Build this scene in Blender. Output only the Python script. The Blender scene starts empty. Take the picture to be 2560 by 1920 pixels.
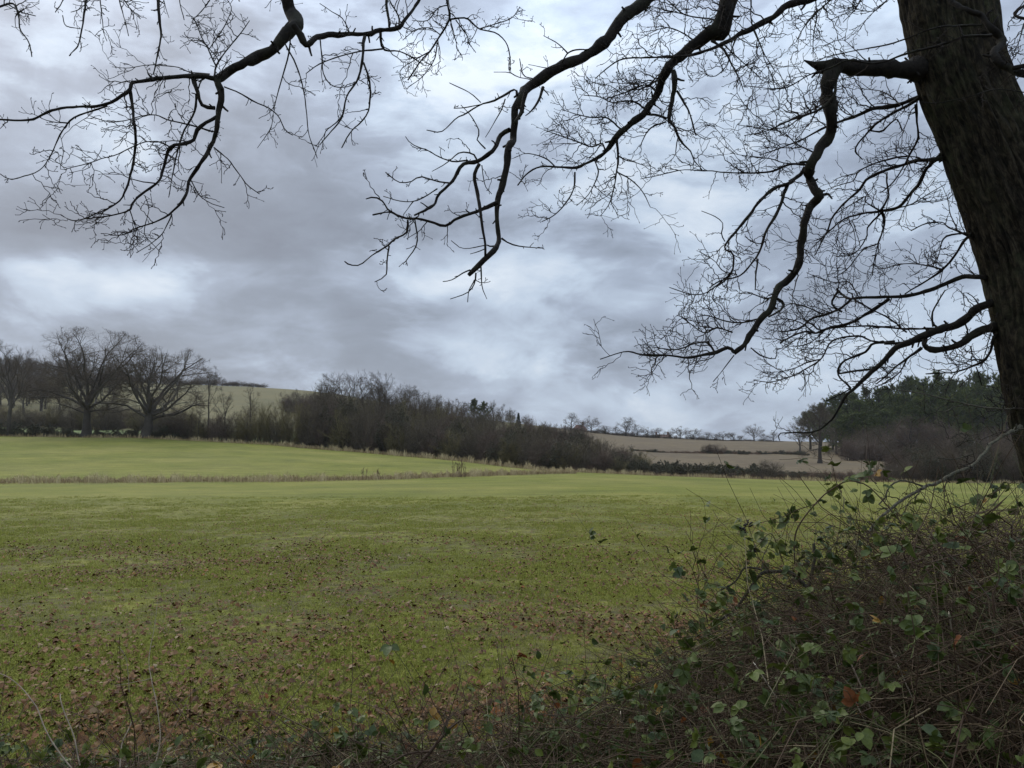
import bpy, math, random
import numpy as np
from mathutils import Vector, Matrix

rng = np.random.default_rng(7)
random.seed(7)
scene = bpy.context.scene
R = math.radians

# ------------------------------------------------------------------ camera, sky, sun, exposure
ZC = 1.75
PITCH = R(4.17)
F = 1923.0                       # focal length in pixels of a 2560 x 1920 picture
cam_d = bpy.data.cameras.new('camera')
cam_d.sensor_width = 36.0
cam_d.lens = 36.0 * F / 2560.0
cam_d.clip_start = 0.05
cam_d.clip_end = 9000.0
cam = bpy.data.objects.new('camera', cam_d)
scene.collection.objects.link(cam)
cam.location = (0, 0, ZC)
cam.rotation_euler = (R(90) + PITCH, 0, 0)
scene.camera = cam

SUN_EL, SUN_AZ = R(38), R(-35)    # azimuth from +Y (the view direction) towards +X
sun_d = bpy.data.lights.new('sun', 'SUN')
sun_d.energy = 1.5
sun_d.angle = R(35)
sun_d.color = (1.0, 0.93, 0.80)
sun = bpy.data.objects.new('sun', sun_d)
scene.collection.objects.link(sun)
sdir = Vector((math.sin(SUN_AZ) * math.cos(SUN_EL), math.cos(SUN_AZ) * math.cos(SUN_EL), math.sin(SUN_EL)))
sun.rotation_euler = sdir.to_track_quat('Z', 'Y').to_euler()
sun.location = (0, 0, 60)

scene.view_settings.view_transform = 'Standard'
scene.view_settings.look = 'None'
scene.view_settings.exposure = 0.0
scene.view_settings.gamma = 1.0
scene.view_settings.use_curve_mapping = False
scene.cycles.max_bounces = 5
scene.cycles.diffuse_bounces = 2
scene.cycles.transparent_max_bounces = 8
scene.cycles.use_denoising = True

world = bpy.data.worlds.new('World')
scene.world = world
world.use_nodes = True
world.cycles.sampling_method = 'MANUAL'
world.cycles.sample_map_resolution = 512


class NT:
    """small helper to write node trees"""
    def __init__(self, tree):
        self.t = tree

    def n(self, typ, **kw):
        nd = self.t.nodes.new(typ)
        for k, v in kw.items():
            if k.startswith('i_'):
                nd.inputs[k[2:].replace('_', ' ')].default_value = v
            else:
                setattr(nd, k, v)
        return nd

    def l(self, a, b):
        self.t.links.new(a, b)

    def put(self, sock, v):
        if hasattr(v, 'is_linked') or hasattr(v, 'links'):
            self.l(v, sock)
        else:
            sock.default_value = v

    def m(self, op, a, b=0.0, c=0.0, clamp=False):
        nd = self.t.nodes.new('ShaderNodeMath')
        nd.operation = op
        nd.use_clamp = clamp
        for i, v in enumerate((a, b, c)):
            self.put(nd.inputs[i], v)
        return nd.outputs[0]

    def vm(self, op, a, b=(0, 0, 0)):
        nd = self.t.nodes.new('ShaderNodeVectorMath')
        nd.operation = op
        self.put(nd.inputs[0], a)
        self.put(nd.inputs[1], b)
        return nd.outputs['Value'] if op in ('LENGTH', 'DOT_PRODUCT') else nd.outputs[0]

    def noise(self, vec, scale, detail=4.0, rough=0.55, dist=0.0):
        nd = self.t.nodes.new('ShaderNodeTexNoise')
        nd.inputs['Scale'].default_value = scale
        nd.inputs['Detail'].default_value = detail
        nd.inputs['Roughness'].default_value = rough
        nd.inputs['Distortion'].default_value = dist
        if vec is not None:
            self.l(vec, nd.inputs['Vector'])
        return nd

    def noise2(self, vec, *a):
        nd = self.noise(vec, *a)
        nd.noise_dimensions = '2D'
        return nd.outputs['Fac']

    def ramp(self, fac, stops, interp='LINEAR'):
        nd = self.t.nodes.new('ShaderNodeValToRGB')
        cr = nd.color_ramp
        cr.interpolation = interp
        while len(cr.elements) < len(stops):
            cr.elements.new(0.5)
        for e, (p, c) in zip(cr.elements, stops):
            e.position = p
            e.color = c if len(c) == 4 else (*c, 1.0)
        self.put(nd.inputs[0], fac)
        return nd.outputs[0]

    def mix(self, fac, a, b, blend='MIX'):
        nd = self.t.nodes.new('ShaderNodeMix')
        nd.data_type = 'RGBA'
        nd.blend_type = blend
        self.put(nd.inputs[0], fac)
        for s, v in ((nd.inputs[6], a), (nd.inputs[7], b)):
            if isinstance(v, tuple):
                v = v if len(v) == 4 else (*v, 1.0)
            self.put(s, v)
        return nd.outputs[2]

    def mapr(self, v, a, b, c=0.0, d=1.0, smooth=False):
        nd = self.t.nodes.new('ShaderNodeMapRange')
        if smooth:
            nd.interpolation_type = 'SMOOTHSTEP'
        self.put(nd.inputs[0], v)
        for i, x in enumerate((a, b, c, d)):
            nd.inputs[i + 1].default_value = x
        return nd.outputs[0]


def build_sky():
    t = world.node_tree
    t.nodes.clear()
    N = NT(t)
    tc = N.n('ShaderNodeTexCoord')
    d = N.vm('NORMALIZE', tc.outputs['Generated'])
    sep = N.n('ShaderNodeSeparateXYZ')
    N.l(d, sep.inputs[0])
    x, y, z = sep.outputs
    zz = N.m('ADD', N.m('MAXIMUM', z, 0.0), 0.20)
    comb = N.n('ShaderNodeCombineXYZ')
    N.l(N.m('DIVIDE', x, zz), comb.inputs[0])
    N.l(N.m('DIVIDE', y, zz), comb.inputs[1])
    p = comb.outputs[0]
    p = N.vm('ADD', p, (3.7, 1.3, 0.0))
    big = N.noise2(p, 0.50, 2.0, 0.5, 0.6)
    q = N.vm('MULTIPLY', d, (1.0, 1.0, 2.3))
    q = N.vm('ADD', q, (2.1, 5.3, 1.7))
    lump = N.noise(q, 4.6, 7.0, 0.56, 0.35).outputs['Fac']
    wisp = N.noise(q, 12.0, 6.0, 0.62, 0.6).outputs['Fac']
    # direction in degrees, warped so that cloud edges break up
    az = N.m('MULTIPLY', N.m('ARCTAN2', x, y), 57.2958)
    el = N.m('MULTIPLY', N.m('ARCSINE', z), 57.2958)
    w1 = N.noise(d, 4.5, 3.0, 0.6)
    ws = N.n('ShaderNodeSeparateColor')
    N.l(w1.outputs['Color'], ws.inputs[0])
    azw = N.m('ADD', az, N.m('MULTIPLY', N.m('SUBTRACT', ws.outputs[0], 0.5), 16.0))
    elw = N.m('ADD', el, N.m('MULTIPLY', N.m('SUBTRACT', ws.outputs[1], 0.5), 9.0))
    c = N.m('ADD', N.m('MULTIPLY', N.m('SUBTRACT', lump, 0.5), 1.30), 0.53)
    c = N.m('ADD', c, N.mapr(lump, 0.45, 0.56, -0.06, 0.07, True))
    c = N.m('ADD', c, N.m('MULTIPLY', N.m('SUBTRACT', big, 0.5), 0.45))
    c = N.m('ADD', c, N.m('MULTIPLY', N.m('SUBTRACT', wisp, 0.5), 0.50))

    def blob(c, px, py, sx, sy, w):
        a0 = math.degrees(math.atan2(px - 1280, F))
        e0 = math.degrees(math.atan2(960 - py, F) + PITCH)
        qx = N.m('DIVIDE', N.m('SUBTRACT', azw, a0), sx * 0.0298 * 1.0)
        qy = N.m('DIVIDE', N.m('SUBTRACT', elw, e0), sy * 0.0298)
        q = N.m('ADD', N.m('MULTIPLY', qx, qx), N.m('MULTIPLY', qy, qy))
        g = N.m('EXPONENT', N.m('MULTIPLY', q, -1.0))
        return N.m('MULTIPLY_ADD', g, w, c)
    for b in SKY_BLOBS:
        c = blob(c, *b[:4], b[4] * (0.85 if b[4] > 0 else 0.85))
    col = N.ramp(c, [(0.0, (0.232, 0.270, 0.345)), (0.28, (0.296, 0.348, 0.442)), (0.52, (0.408, 0.482, 0.612)),
                     (0.74, (0.570, 0.680, 0.830)), (1.0, (0.78, 0.87, 0.98))])
    # an overcast sky is brighter overhead than at the horizon
    lift = N.mapr(z, 0.30, 0.95, 1.0, 3.0, True)
    col = N.vm('MULTIPLY', col, N.n('ShaderNodeCombineXYZ').outputs[0]) if False else col
    sc = N.n('ShaderNodeVectorMath', operation='SCALE')
    N.l(col, sc.inputs[0])
    N.l(lift, sc.inputs['Scale'])
    sky = N.n('ShaderNodeTexSky', sky_type='NISHITA')
    sky.sun_disc = False
    sky.sun_elevation = SUN_EL
    sky.sun_rotation = SUN_AZ
    sky.air_density = 1.0
    sky.dust_density = 3.0
    b1 = N.n('ShaderNodeBackground')
    b1.inputs['Strength'].default_value = 0.06
    N.l(sky.outputs[0], b1.inputs['Color'])
    b2 = N.n('ShaderNodeBackground')
    b2.inputs['Strength'].default_value = 1.0
    N.l(sc.outputs[0], b2.inputs['Color'])
    mx = N.n('ShaderNodeMixShader')
    mx.inputs[0].default_value = 0.90
    N.l(b1.outputs[0], mx.inputs[1])
    N.l(b2.outputs[0], mx.inputs[2])
    out = N.n('ShaderNodeOutputWorld')
    N.l(mx.outputs[0], out.inputs['Surface'])


# cloud masses seen in the photograph: pixel centre, pixel radii, weight (+ bright, - dark)
SKY_BLOBS = [
    (60, 420, 260, 130, 0.34), (1080, 180, 300, 110, 0.30), (1500, 90, 380, 110, 0.26), (1760, 420, 260, 150, 0.20),
    (420, 120, 330, 120, -0.10), (640, 560, 620, 110, -0.30), (1250, 590, 420, 90, -0.22), (60, 640, 330, 60, -0.28),
    (300, 745, 230, 45, 0.26), (1100, 720, 150, 60, 0.22), (1480, 730, 280, 80, 0.24), (700, 830, 150, 50, 0.24),
    (850, 880, 300, 50, -0.05), (620, 790, 500, 38, -0.22), (1200, 830, 560, 60, -0.22), (1750, 870, 300, 50, -0.12), (1400, 1000, 230, 50, 0.55), (1650, 1040, 260, 50, 0.14), (2000, 560, 260, 200, 0.10),
]
build_sky()

# ------------------------------------------------------------------ geometry helpers
coll = scene.collection
CT, ST = math.cos(PITCH), math.sin(PITCH)


def P(px, py, D):
    """the world point seen at pixel (px, py) that lies D metres ahead"""
    a = (px - 1280.0) / F
    b = (960.0 - py) / F
    k = D / (CT - b * ST)
    return np.array((a * k, D, ZC + k * (ST + b * CT)))


def zat(py, D):
    b = (960.0 - py) / F
    return ZC + D * (ST + b * CT) / (CT - b * ST)


def mpp(p):
    """metres per picture pixel at a world point"""
    return (p[1] * CT + (p[2] - ZC) * ST) / F


def nrm(v):
    return v / np.maximum(np.linalg.norm(v, axis=-1, keepdims=True), 1e-9)


class Geo:
    def __init__(self):
        self.v, self.q, self.t, self.a, self.n = [], [], [], [], 0

    def add(self, v, quads=None, tris=None, rnd=None):
        v = np.asarray(v, dtype=np.float32).reshape(-1, 3)
        if quads is not None and len(quads):
            self.q.append(np.asarray(quads, dtype=np.int64).reshape(-1, 4) + self.n)
        if tris is not None and len(tris):
            self.t.append(np.asarray(tris, dtype=np.int64).reshape(-1, 3) + self.n)
        if rnd is None:
            rnd = np.zeros(len(v))
        self.a.append(np.broadcast_to(np.asarray(rnd, dtype=np.float32), (len(v),)))
        self.v.append(v)
        self.n += len(v)

    def mesh(self, name, mat=None, smooth=True):
        me = bpy.data.meshes.new(name)
        v = np.concatenate(self.v) if self.v else np.zeros((0, 3), np.float32)
        q = np.concatenate(self.q) if self.q else np.zeros((0, 4), np.int64)
        t = np.concatenate(self.t) if self.t else np.zeros((0, 3), np.int64)
        me.vertices.add(len(v))
        me.vertices.foreach_set('co', v.ravel())
        loops = np.concatenate((q.ravel(), t.ravel())).astype(np.int32)
        me.loops.add(len(loops))
        me.loops.foreach_set('vertex_index', loops)
        start = np.concatenate((np.arange(len(q)) * 4, len(q) * 4 + np.arange(len(t)) * 3)).astype(np.int32)
        me.polygons.add(len(start))
        me.polygons.foreach_set('loop_start', start)
        me.polygons.foreach_set('use_smooth', np.full(len(start), smooth))
        me.update(calc_edges=True)
        at = me.attributes.new('rnd', 'FLOAT', 'POINT')
        at.data.foreach_set('value', np.concatenate(self.a) if self.a else np.zeros(0, np.float32))
        if mat:
            me.materials.append(mat)
        return me


def tubes(g, Pt, Rd, sides=3, rnd=None, ref=None, cap=False):
    """Pt (M,N,3) polylines, Rd (M,N) radii"""
    Pt = np.asarray(Pt, float)
    Rd = np.asarray(Rd, float)
    M, n = Pt.shape[:2]
    if M == 0:
        return
    T = np.empty_like(Pt)
    T[:, 1:-1] = Pt[:, 2:] - Pt[:, :-2]
    T[:, 0] = Pt[:, 1] - Pt[:, 0]
    T[:, -1] = Pt[:, -1] - Pt[:, -2]
    T = nrm(T)
    if ref is None:
        mean = nrm(Pt[:, -1] - Pt[:, 0])
        ax = np.argmin(np.abs(mean), axis=1)
        rf = np.eye(3)[ax][:, None, :]
    else:
        rf = np.asarray(ref, float).reshape(1, 1, 3)
    U = nrm(np.cross(T, rf))
    W = np.cross(T, U)
    an = np.arange(sides) * 2 * math.pi / sides
    V = (Pt[:, :, None, :] + Rd[:, :, None, None] * (U[:, :, None, :] * np.cos(an)[None, None, :, None] + W[:, :, None, :] * np.sin(an)[None, None, :, None]))
    idx = np.arange(M * n * sides).reshape(M, n, sides)
    a = idx[:, :-1, :]
    b = idx[:, 1:, :]
    q = np.stack((a, np.roll(a, -1, 2), np.roll(b, -1, 2), b), -1).reshape(-1, 4)
    tr = None
    if cap and sides >= 3:
        e = idx[:, -1, :]
        tr = np.concatenate([np.stack((e[:, 0], e[:, i], e[:, i + 1]), -1) for i in range(1, sides - 1)])
    if rnd is not None:
        rnd = np.repeat(np.asarray(rnd, float), n * sides)
    g.add(V.reshape(-1, 3), q, tr, rnd)


def grow(start, d, length, r0, r1, nseg, wander, trop=(0, 0, 0), rg=None, zig=0.0):
    """grow M branches at once; returns points (M,nseg+1,3) and radii (M,nseg+1)"""
    rg = rg or rng
    M = len(start)
    Pt = np.empty((M, nseg + 1, 3))
    Pt[:, 0] = start
    d = nrm(np.asarray(d, float))
    trop = np.asarray(trop, float)
    side = nrm(np.cross(d, rg.normal(size=(M, 3)))) if zig else None
    st = (np.asarray(length, float) / nseg)[:, None]
    for i in range(nseg):
        d = nrm(d + wander * rg.normal(size=(M, 3)) + trop)
        dd = d
        if zig:
            dd = nrm(d + side * (zig if i % 2 else -zig))
        Pt[:, i + 1] = Pt[:, i] + dd * st
    k = np.linspace(0, 1, nseg + 1)[None]
    r0 = np.broadcast_to(np.asarray(r0, float), (M,))[:, None]
    r1 = np.broadcast_to(np.asarray(r1, float), (M,))[:, None]
    return Pt, r0 * (1 - k) + r1 * k


def spawn(Pt, Rd, k, t0, t1, ang0, ang1, rg=None, bias=None, tpow=1.0):
    """children starts on M parents: returns start, dir, t, radius there, parent length"""
    rg = rg or rng
    M, n = Pt.shape[:2]
    k = np.broadcast_to(np.asarray(k), (M,))
    par = np.repeat(np.arange(M), k)
    K = len(par)
    t = t0 + (t1 - t0) * rg.random(K) ** tpow
    f = np.clip(t * (n - 1), 0, n - 1.001)
    i = f.astype(int)
    u = (f - i)[:, None]
    p = Pt[par, i] * (1 - u) + Pt[par, i + 1] * u
    r = Rd[par, i] * (1 - u[:, 0]) + Rd[par, i + 1] * u[:, 0]
    tg = nrm(Pt[par, i + 1] - Pt[par, i])
    rv = rg.normal(size=(K, 3))
    if bias is not None:
        rv = rv + np.asarray(bias)
    pr = nrm(np.cross(np.cross(tg, rv), tg))
    an = ang0 + (ang1 - ang0) * rg.random(K)
    d = tg * np.cos(an)[:, None] + pr * np.sin(an)[:, None]
    L = np.linalg.norm(np.diff(Pt, axis=1), axis=2).sum(1)[par]
    return p, d, t, r, L


def hashn(ix, iy, iz):
    h = (ix * 374761393 + iy * 668265263 + iz * 2147483647) & 0xffffffff
    h = ((h ^ (h >> 13)) * 1274126177) & 0xffffffff
    return ((h ^ (h >> 16)) & 0xffff) / 65535.0


def vnoise(p):
    p = np.asarray(p, float)
    i = np.floor(p).astype(np.int64)
    f = p - i
    f = f * f * (3 - 2 * f)
    out = 0
    for dx in (0, 1):
        for dy in (0, 1):
            for dz in (0, 1):
                w = (f[..., 0] if dx else 1 - f[..., 0]) * (f[..., 1] if dy else 1 - f[..., 1]) * (f[..., 2] if dz else 1 - f[..., 2])
                out = out + w * hashn(i[..., 0] + dx + 1000, i[..., 1] + dy + 1000, i[..., 2] + dz + 1000)
    return out


def fbm(p, o=4):
    s, a, t = 0, 0.5, 0
    p = np.asarray(p, float)
    for k in range(o):
        s = s + a * vnoise(p * 2 ** k + 17.3 * k)
        t += a
        a *= 0.5
    return s / t


# ------------------------------------------------------------------ objects and tags
def tag(o, label=None, cat=None, group=None, kind=None):
    if label:
        o['label'] = label
    if cat:
        o['category'] = cat
    if group:
        o['group'] = group
    if kind:
        o['kind'] = kind
    return o


def obj(name, me, parent=None):
    o = bpy.data.objects.new(name, me)
    coll.objects.link(o)
    if parent is not None:
        o.parent = parent
    return o


def thing(name, label, cat, loc=(0, 0, 0), rz=0.0, scale=(1, 1, 1), group=None):
    o = bpy.data.objects.new(name, None)
    coll.objects.link(o)
    o.empty_display_size = 0.2
    o.location = loc
    o.rotation_euler = (0, 0, rz)
    o.scale = scale
    tag(o, label, cat, group)
    return o


# ------------------------------------------------------------------ materials
def new_mat(name):
    m = bpy.data.materials.new(name)
    m.use_nodes = True
    t = m.node_tree
    t.nodes.clear()
    N = NT(t)
    b = N.n('ShaderNodeBsdfPrincipled')
    out = N.n('ShaderNodeOutputMaterial')
    N.l(b.outputs[0], out.inputs['Surface'])
    return m, N, b


def ramp_mat(name, stops, rough=0.85, noise_scale=0.0, noise_amt=0.3, bump=0.0, spec=0.25, trans=0.0, up=0.0):
    """colour by the per-piece value 'rnd', broken up by a noise"""
    m, N, b = new_mat(name)
    at = N.n('ShaderNodeAttribute', attribute_name='rnd')
    col = N.ramp(at.outputs['Fac'], stops)
    if noise_scale:
        tc = N.n('ShaderNodeTexCoord')
        nz = N.noise(tc.outputs['Object'], noise_scale, 4.0, 0.6)
        f = N.mapr(nz.outputs['Fac'], 0.25, 0.75, 1 - noise_amt, 1 + noise_amt)
        sc = N.n('ShaderNodeVectorMath', operation='SCALE')
        N.l(col, sc.inputs[0])
        N.l(f, sc.inputs['Scale'])
        col = sc.outputs[0]
        if bump:
            bp = N.n('ShaderNodeBump')
            bp.inputs['Strength'].default_value = bump
            bp.inputs['Distance'].default_value = 0.02
            N.l(nz.outputs['Fac'], bp.inputs['Height'])
            N.l(bp.outputs[0], b.inputs['Normal'])
    N.l(col, b.inputs['Base Color'])
    b.inputs['Roughness'].default_value = rough
    b.inputs['Specular IOR Level'].default_value = spec
    if up:      # thin blades scatter like the sward they belong to
        ge = N.n('ShaderNodeNewGeometry')
        nn = N.vm('NORMALIZE', N.vm('ADD', ge.outputs['Normal'], (0, 0, up)))
        N.l(nn, b.inputs['Normal'])
    if trans:
        tr = N.n('ShaderNodeBsdfTranslucent')
        N.l(col, tr.inputs['Color'])
        mx = N.n('ShaderNodeMixShader')
        mx.inputs[0].default_value = trans
        out = [x for x in N.t.nodes if x.type == 'OUTPUT_MATERIAL'][0]
        N.l(b.outputs[0], mx.inputs[1])
        N.l(tr.outputs[0], mx.inputs[2])
        N.l(mx.outputs[0], out.inputs['Surface'])
    return m


M_bark_far = ramp_mat('bark_far', [(0, (0.055, 0.046, 0.038)), (1, (0.085, 0.074, 0.058))], 0.95, 1.2, 0.35)
M_twig_far = ramp_mat('twig_far', [(0, (0.072, 0.055, 0.038)), (1, (0.118, 0.088, 0.060))], 0.95)
M_twig_scrub = ramp_mat('twig_scrub', [(0, (0.068, 0.053, 0.036)), (0.5, (0.098, 0.078, 0.053)), (1, (0.150, 0.122, 0.082))], 0.95)
M_twig_purple = ramp_mat('twig_purple', [(0, (0.092, 0.066, 0.050)), (1, (0.150, 0.108, 0.080))], 0.95)
M_twig_olive = ramp_mat('twig_olive', [(0, (0.105, 0.088, 0.040)), (1, (0.185, 0.152, 0.070))], 0.95)
M_twig_red = ramp_mat('twig_red', [(0, (0.105, 0.066, 0.045)), (1, (0.170, 0.110, 0.076))], 0.95)
M_leaf_hedge = ramp_mat('leaf_hedge', [(0, (0.030, 0.034, 0.018)), (0.6, (0.052, 0.055, 0.028)), (0.85, (0.085, 0.070, 0.036)), (1, (0.12, 0.08, 0.045))], 0.7)
M_needle = ramp_mat('needle', [(0, (0.028, 0.042, 0.009)), (0.55, (0.062, 0.084, 0.015)), (1, (0.140, 0.150, 0.028))], 0.75)
M_needle_dark = ramp_mat('needle_dark', [(0, (0.016, 0.026, 0.018)), (1, (0.034, 0.050, 0.030))], 0.8)
M_straw = ramp_mat('straw', [(0, (0.160, 0.100, 0.045)), (0.4, (0.320, 0.240, 0.115)), (1, (0.460, 0.375, 0.195))], 0.9, up=0.8)
M_grass = ramp_mat('grass_blade', [(0, (0.165, 0.195, 0.028)), (0.45, (0.255, 0.255, 0.048)), (0.75, (0.350, 0.325, 0.075)), (1, (0.46, 0.37, 0.14))], 0.8, trans=0.2, up=1.2, spec=0.1)
M_litter = ramp_mat('leaf_litter', [(0, (0.055, 0.022, 0.006)), (0.35, (0.110, 0.045, 0.010)), (0.6, (0.145, 0.068, 0.018)), (0.85, (0.175, 0.100, 0.042)), (0.97, (0.24, 0.175, 0.10)), (1, (0.19, 0.062, 0.010))], 0.68, 60.0, 0.3, spec=0.22)
M_bleaf = ramp_mat('bramble_leaf', [(0, (0.032, 0.048, 0.010)), (0.5, (0.060, 0.080, 0.014)), (0.86, (0.105, 0.125, 0.022)), (0.93, (0.145, 0.138, 0.030)), (0.955, (0.26, 0.14, 0.02)), (1, (0.16, 0.055, 0.018))], 0.5, 35.0, 0.3, bump=0.25, spec=0.28, trans=0.2)
M_cane = ramp_mat('bramble_cane', [(0, (0.048, 0.027, 0.014)), (0.35, (0.084, 0.052, 0.027)), (0.55, (0.125, 0.086, 0.046)), (0.7, (0.066, 0.080, 0.022)), (0.85, (0.200, 0.148, 0.082)), (1, (0.38, 0.30, 0.17))], 0.7, 30.0, 0.3)
M_dead = ramp_mat('dead_stem', [(0, (0.140, 0.100, 0.070)), (0.6, (0.235, 0.180, 0.125)), (1, (0.33, 0.265, 0.185))], 0.8, 30.0, 0.35)
M_cut = ramp_mat('cut_wood', [(0, (0.62, 0.50, 0.34)), (1, (0.72, 0.62, 0.46))], 0.8)


def bark_mat():
    m, N, b = new_mat('oak_bark')
    tc = N.n('ShaderNodeTexCoord')
    mp = N.n('ShaderNodeMapping')
    mp.inputs['Scale'].default_value = (1, 1, 0.30)
    ba = N.n('ShaderNodeAttribute', attribute_name='bark')
    N.l(ba.outputs['Vector'], mp.inputs['Vector'])
    ridge = N.noise(mp.outputs[0], 26.0, 6.0, 0.72, 0.9).outputs['Fac']
    plate = N.noise(ba.outputs['Vector'], 17.0, 4.0, 0.6, 0.5).outputs['Fac']
    ridge = N.m('ADD', N.m('MULTIPLY', ridge, 0.7), N.m('MULTIPLY', plate, 0.3))
    big = N.noise(tc.outputs['Object'], 2.3, 4.0, 0.55).outputs['Fac']
    lich = N.noise(tc.outputs['Object'], 14.0, 5.0, 0.7).outputs['Fac']
    col = N.ramp(ridge, [(0.40, (0.004, 0.003, 0.002)), (0.50, (0.022, 0.017, 0.010)), (0.62, (0.070, 0.056, 0.034))])
    moss = N.m('MULTIPLY', N.mapr(big, 0.47, 0.66), N.mapr(lich, 0.40, 0.62), clamp=True)
    col = N.mix(N.m('MULTIPLY', moss, 0.65), col, (0.060, 0.066, 0.030))
    N.l(col, b.inputs['Base Color'])
    b.inputs['Roughness'].default_value = 0.92
    b.inputs['Specular IOR Level'].default_value = 0.2
    bp = N.n('ShaderNodeBump')
    bp.inputs['Strength'].default_value = 1.0
    bp.inputs['Distance'].default_value = 0.03
    N.l(ridge, bp.inputs['Height'])
    N.l(bp.outputs[0], b.inputs['Normal'])
    return m


def branch_mat():
    m, N, b = new_mat('oak_branch_bark')
    tc = N.n('ShaderNodeTexCoord')
    nz = N.noise(tc.outputs['Object'], 42.0, 4.0, 0.65).outputs['Fac']
    bg = N.noise(tc.outputs['Object'], 5.0, 3.0, 0.6).outputs['Fac']
    col = N.ramp(nz, [(0.3, (0.006, 0.005, 0.004)), (0.7, (0.024, 0.019, 0.013))])
    col = N.mix(N.m('MULTIPLY', N.mapr(bg, 0.5, 0.68), 0.5), col, (0.034, 0.036, 0.018))
    N.l(col, b.inputs['Base Color'])
    b.inputs['Roughness'].default_value = 0.9
    b.inputs['Specular IOR Level'].default_value = 0.2
    bp = N.n('ShaderNodeBump')
    bp.inputs['Strength'].default_value = 0.6
    bp.inputs['Distance'].default_value = 0.01
    N.l(nz, bp.inputs['Height'])
    N.l(bp.outputs[0], b.inputs['Normal'])
    return m


M_bark = bark_mat()
M_branch = branch_mat()
M_otwig = ramp_mat('oak_twig', [(0, (0.014, 0.010, 0.007)), (1, (0.032, 0.023, 0.016))], 0.85)
M_pale_branch = ramp_mat('lichen_branch', [(0, (0.050, 0.045, 0.030)), (1, (0.085, 0.078, 0.052))], 0.9, 40.0, 0.75, bump=0.8)


def field_mat():
    m, N, b = new_mat('pasture_grass')
    g = N.n('ShaderNodeNewGeometry')
    pos = g.outputs['Position']
    mp = N.n('ShaderNodeMapping')
    mp.inputs['Scale'].default_value = (0.35, 1.0, 1.0)
    N.l(pos, mp.inputs['Vector'])
    n1 = N.noise(pos, 0.09, 4.0, 0.55).outputs['Fac']
    n2 = N.noise(mp.outputs[0], 0.9, 5.0, 0.62).outputs['Fac']
    n3 = N.noise(pos, 14.0, 4.0, 0.65).outputs['Fac']
    n4 = N.noise(pos, 3.0, 5.0, 0.7).outputs['Fac']
    n2 = N.m('ADD', N.m('MULTIPLY', n2, 0.5), N.m('MULTIPLY', N.noise(mp.outputs[0], 0.22, 5.0, 0.62).outputs['Fac'], 0.5))
    col = N.ramp(n2, [(0.36, (0.096, 0.107, 0.016)), (0.5, (0.148, 0.153, 0.023)), (0.64, (0.204, 0.188, 0.036))])
    col = N.mix(N.m('MULTIPLY', N.mapr(n1, 0.42, 0.68), 0.5), col, (0.225, 0.200, 0.055))
    col = N.mix(N.m('MULTIPLY', N.mapr(n4, 0.55, 0.75), 0.45), col, (0.088, 0.100, 0.018))
    mp2 = N.n('ShaderNodeMapping')
    mp2.inputs['Scale'].default_value = (0.22, 1.0, 1.0)
    N.l(pos, mp2.inputs['Vector'])
    n5 = N.noise(mp2.outputs[0], 2.6, 5.0, 0.75).outputs['Fac']
    f = N.m('MULTIPLY', N.mapr(n3, 0.25, 0.75, 0.66, 1.32), N.mapr(n5, 0.3, 0.7, 0.74, 1.24))
    sc = N.n('ShaderNodeVectorMath', operation='SCALE')
    N.l(col, sc.inputs[0])
    N.l(f, sc.inputs['Scale'])
    col = sc.outputs[0]
    # soil and thatch between the tufts close to the hedge, where the oak drops its leaves
    sp = N.n('ShaderNodeSeparateXYZ')
    N.l(pos, sp.inputs[0])
    near = N.mapr(sp.outputs[1], 8.0, 40.0, 1.0, 0.0, True)
    soil = N.m('MULTIPLY', near, N.mapr(n4, 0.40, 0.56), clamp=True)
    col = N.mix(N.m('MULTIPLY', soil, 0.75), col, (0.075, 0.055, 0.034))
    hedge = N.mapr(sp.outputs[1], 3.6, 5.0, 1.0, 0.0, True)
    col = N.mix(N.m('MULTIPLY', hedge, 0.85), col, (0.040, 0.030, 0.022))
    N.l(col, b.inputs['Base Color'])
    b.inputs['Roughness'].default_value = 0.9
    b.inputs['Specular IOR Level'].default_value = 0.15
    bp = N.n('ShaderNodeBump')
    bp.inputs['Strength'].default_value = 0.6
    bp.inputs['Distance'].default_value = 0.05
    N.l(n3, bp.inputs['Height'])
    N.l(bp.outputs[0], b.inputs['Normal'])
    return m


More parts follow.
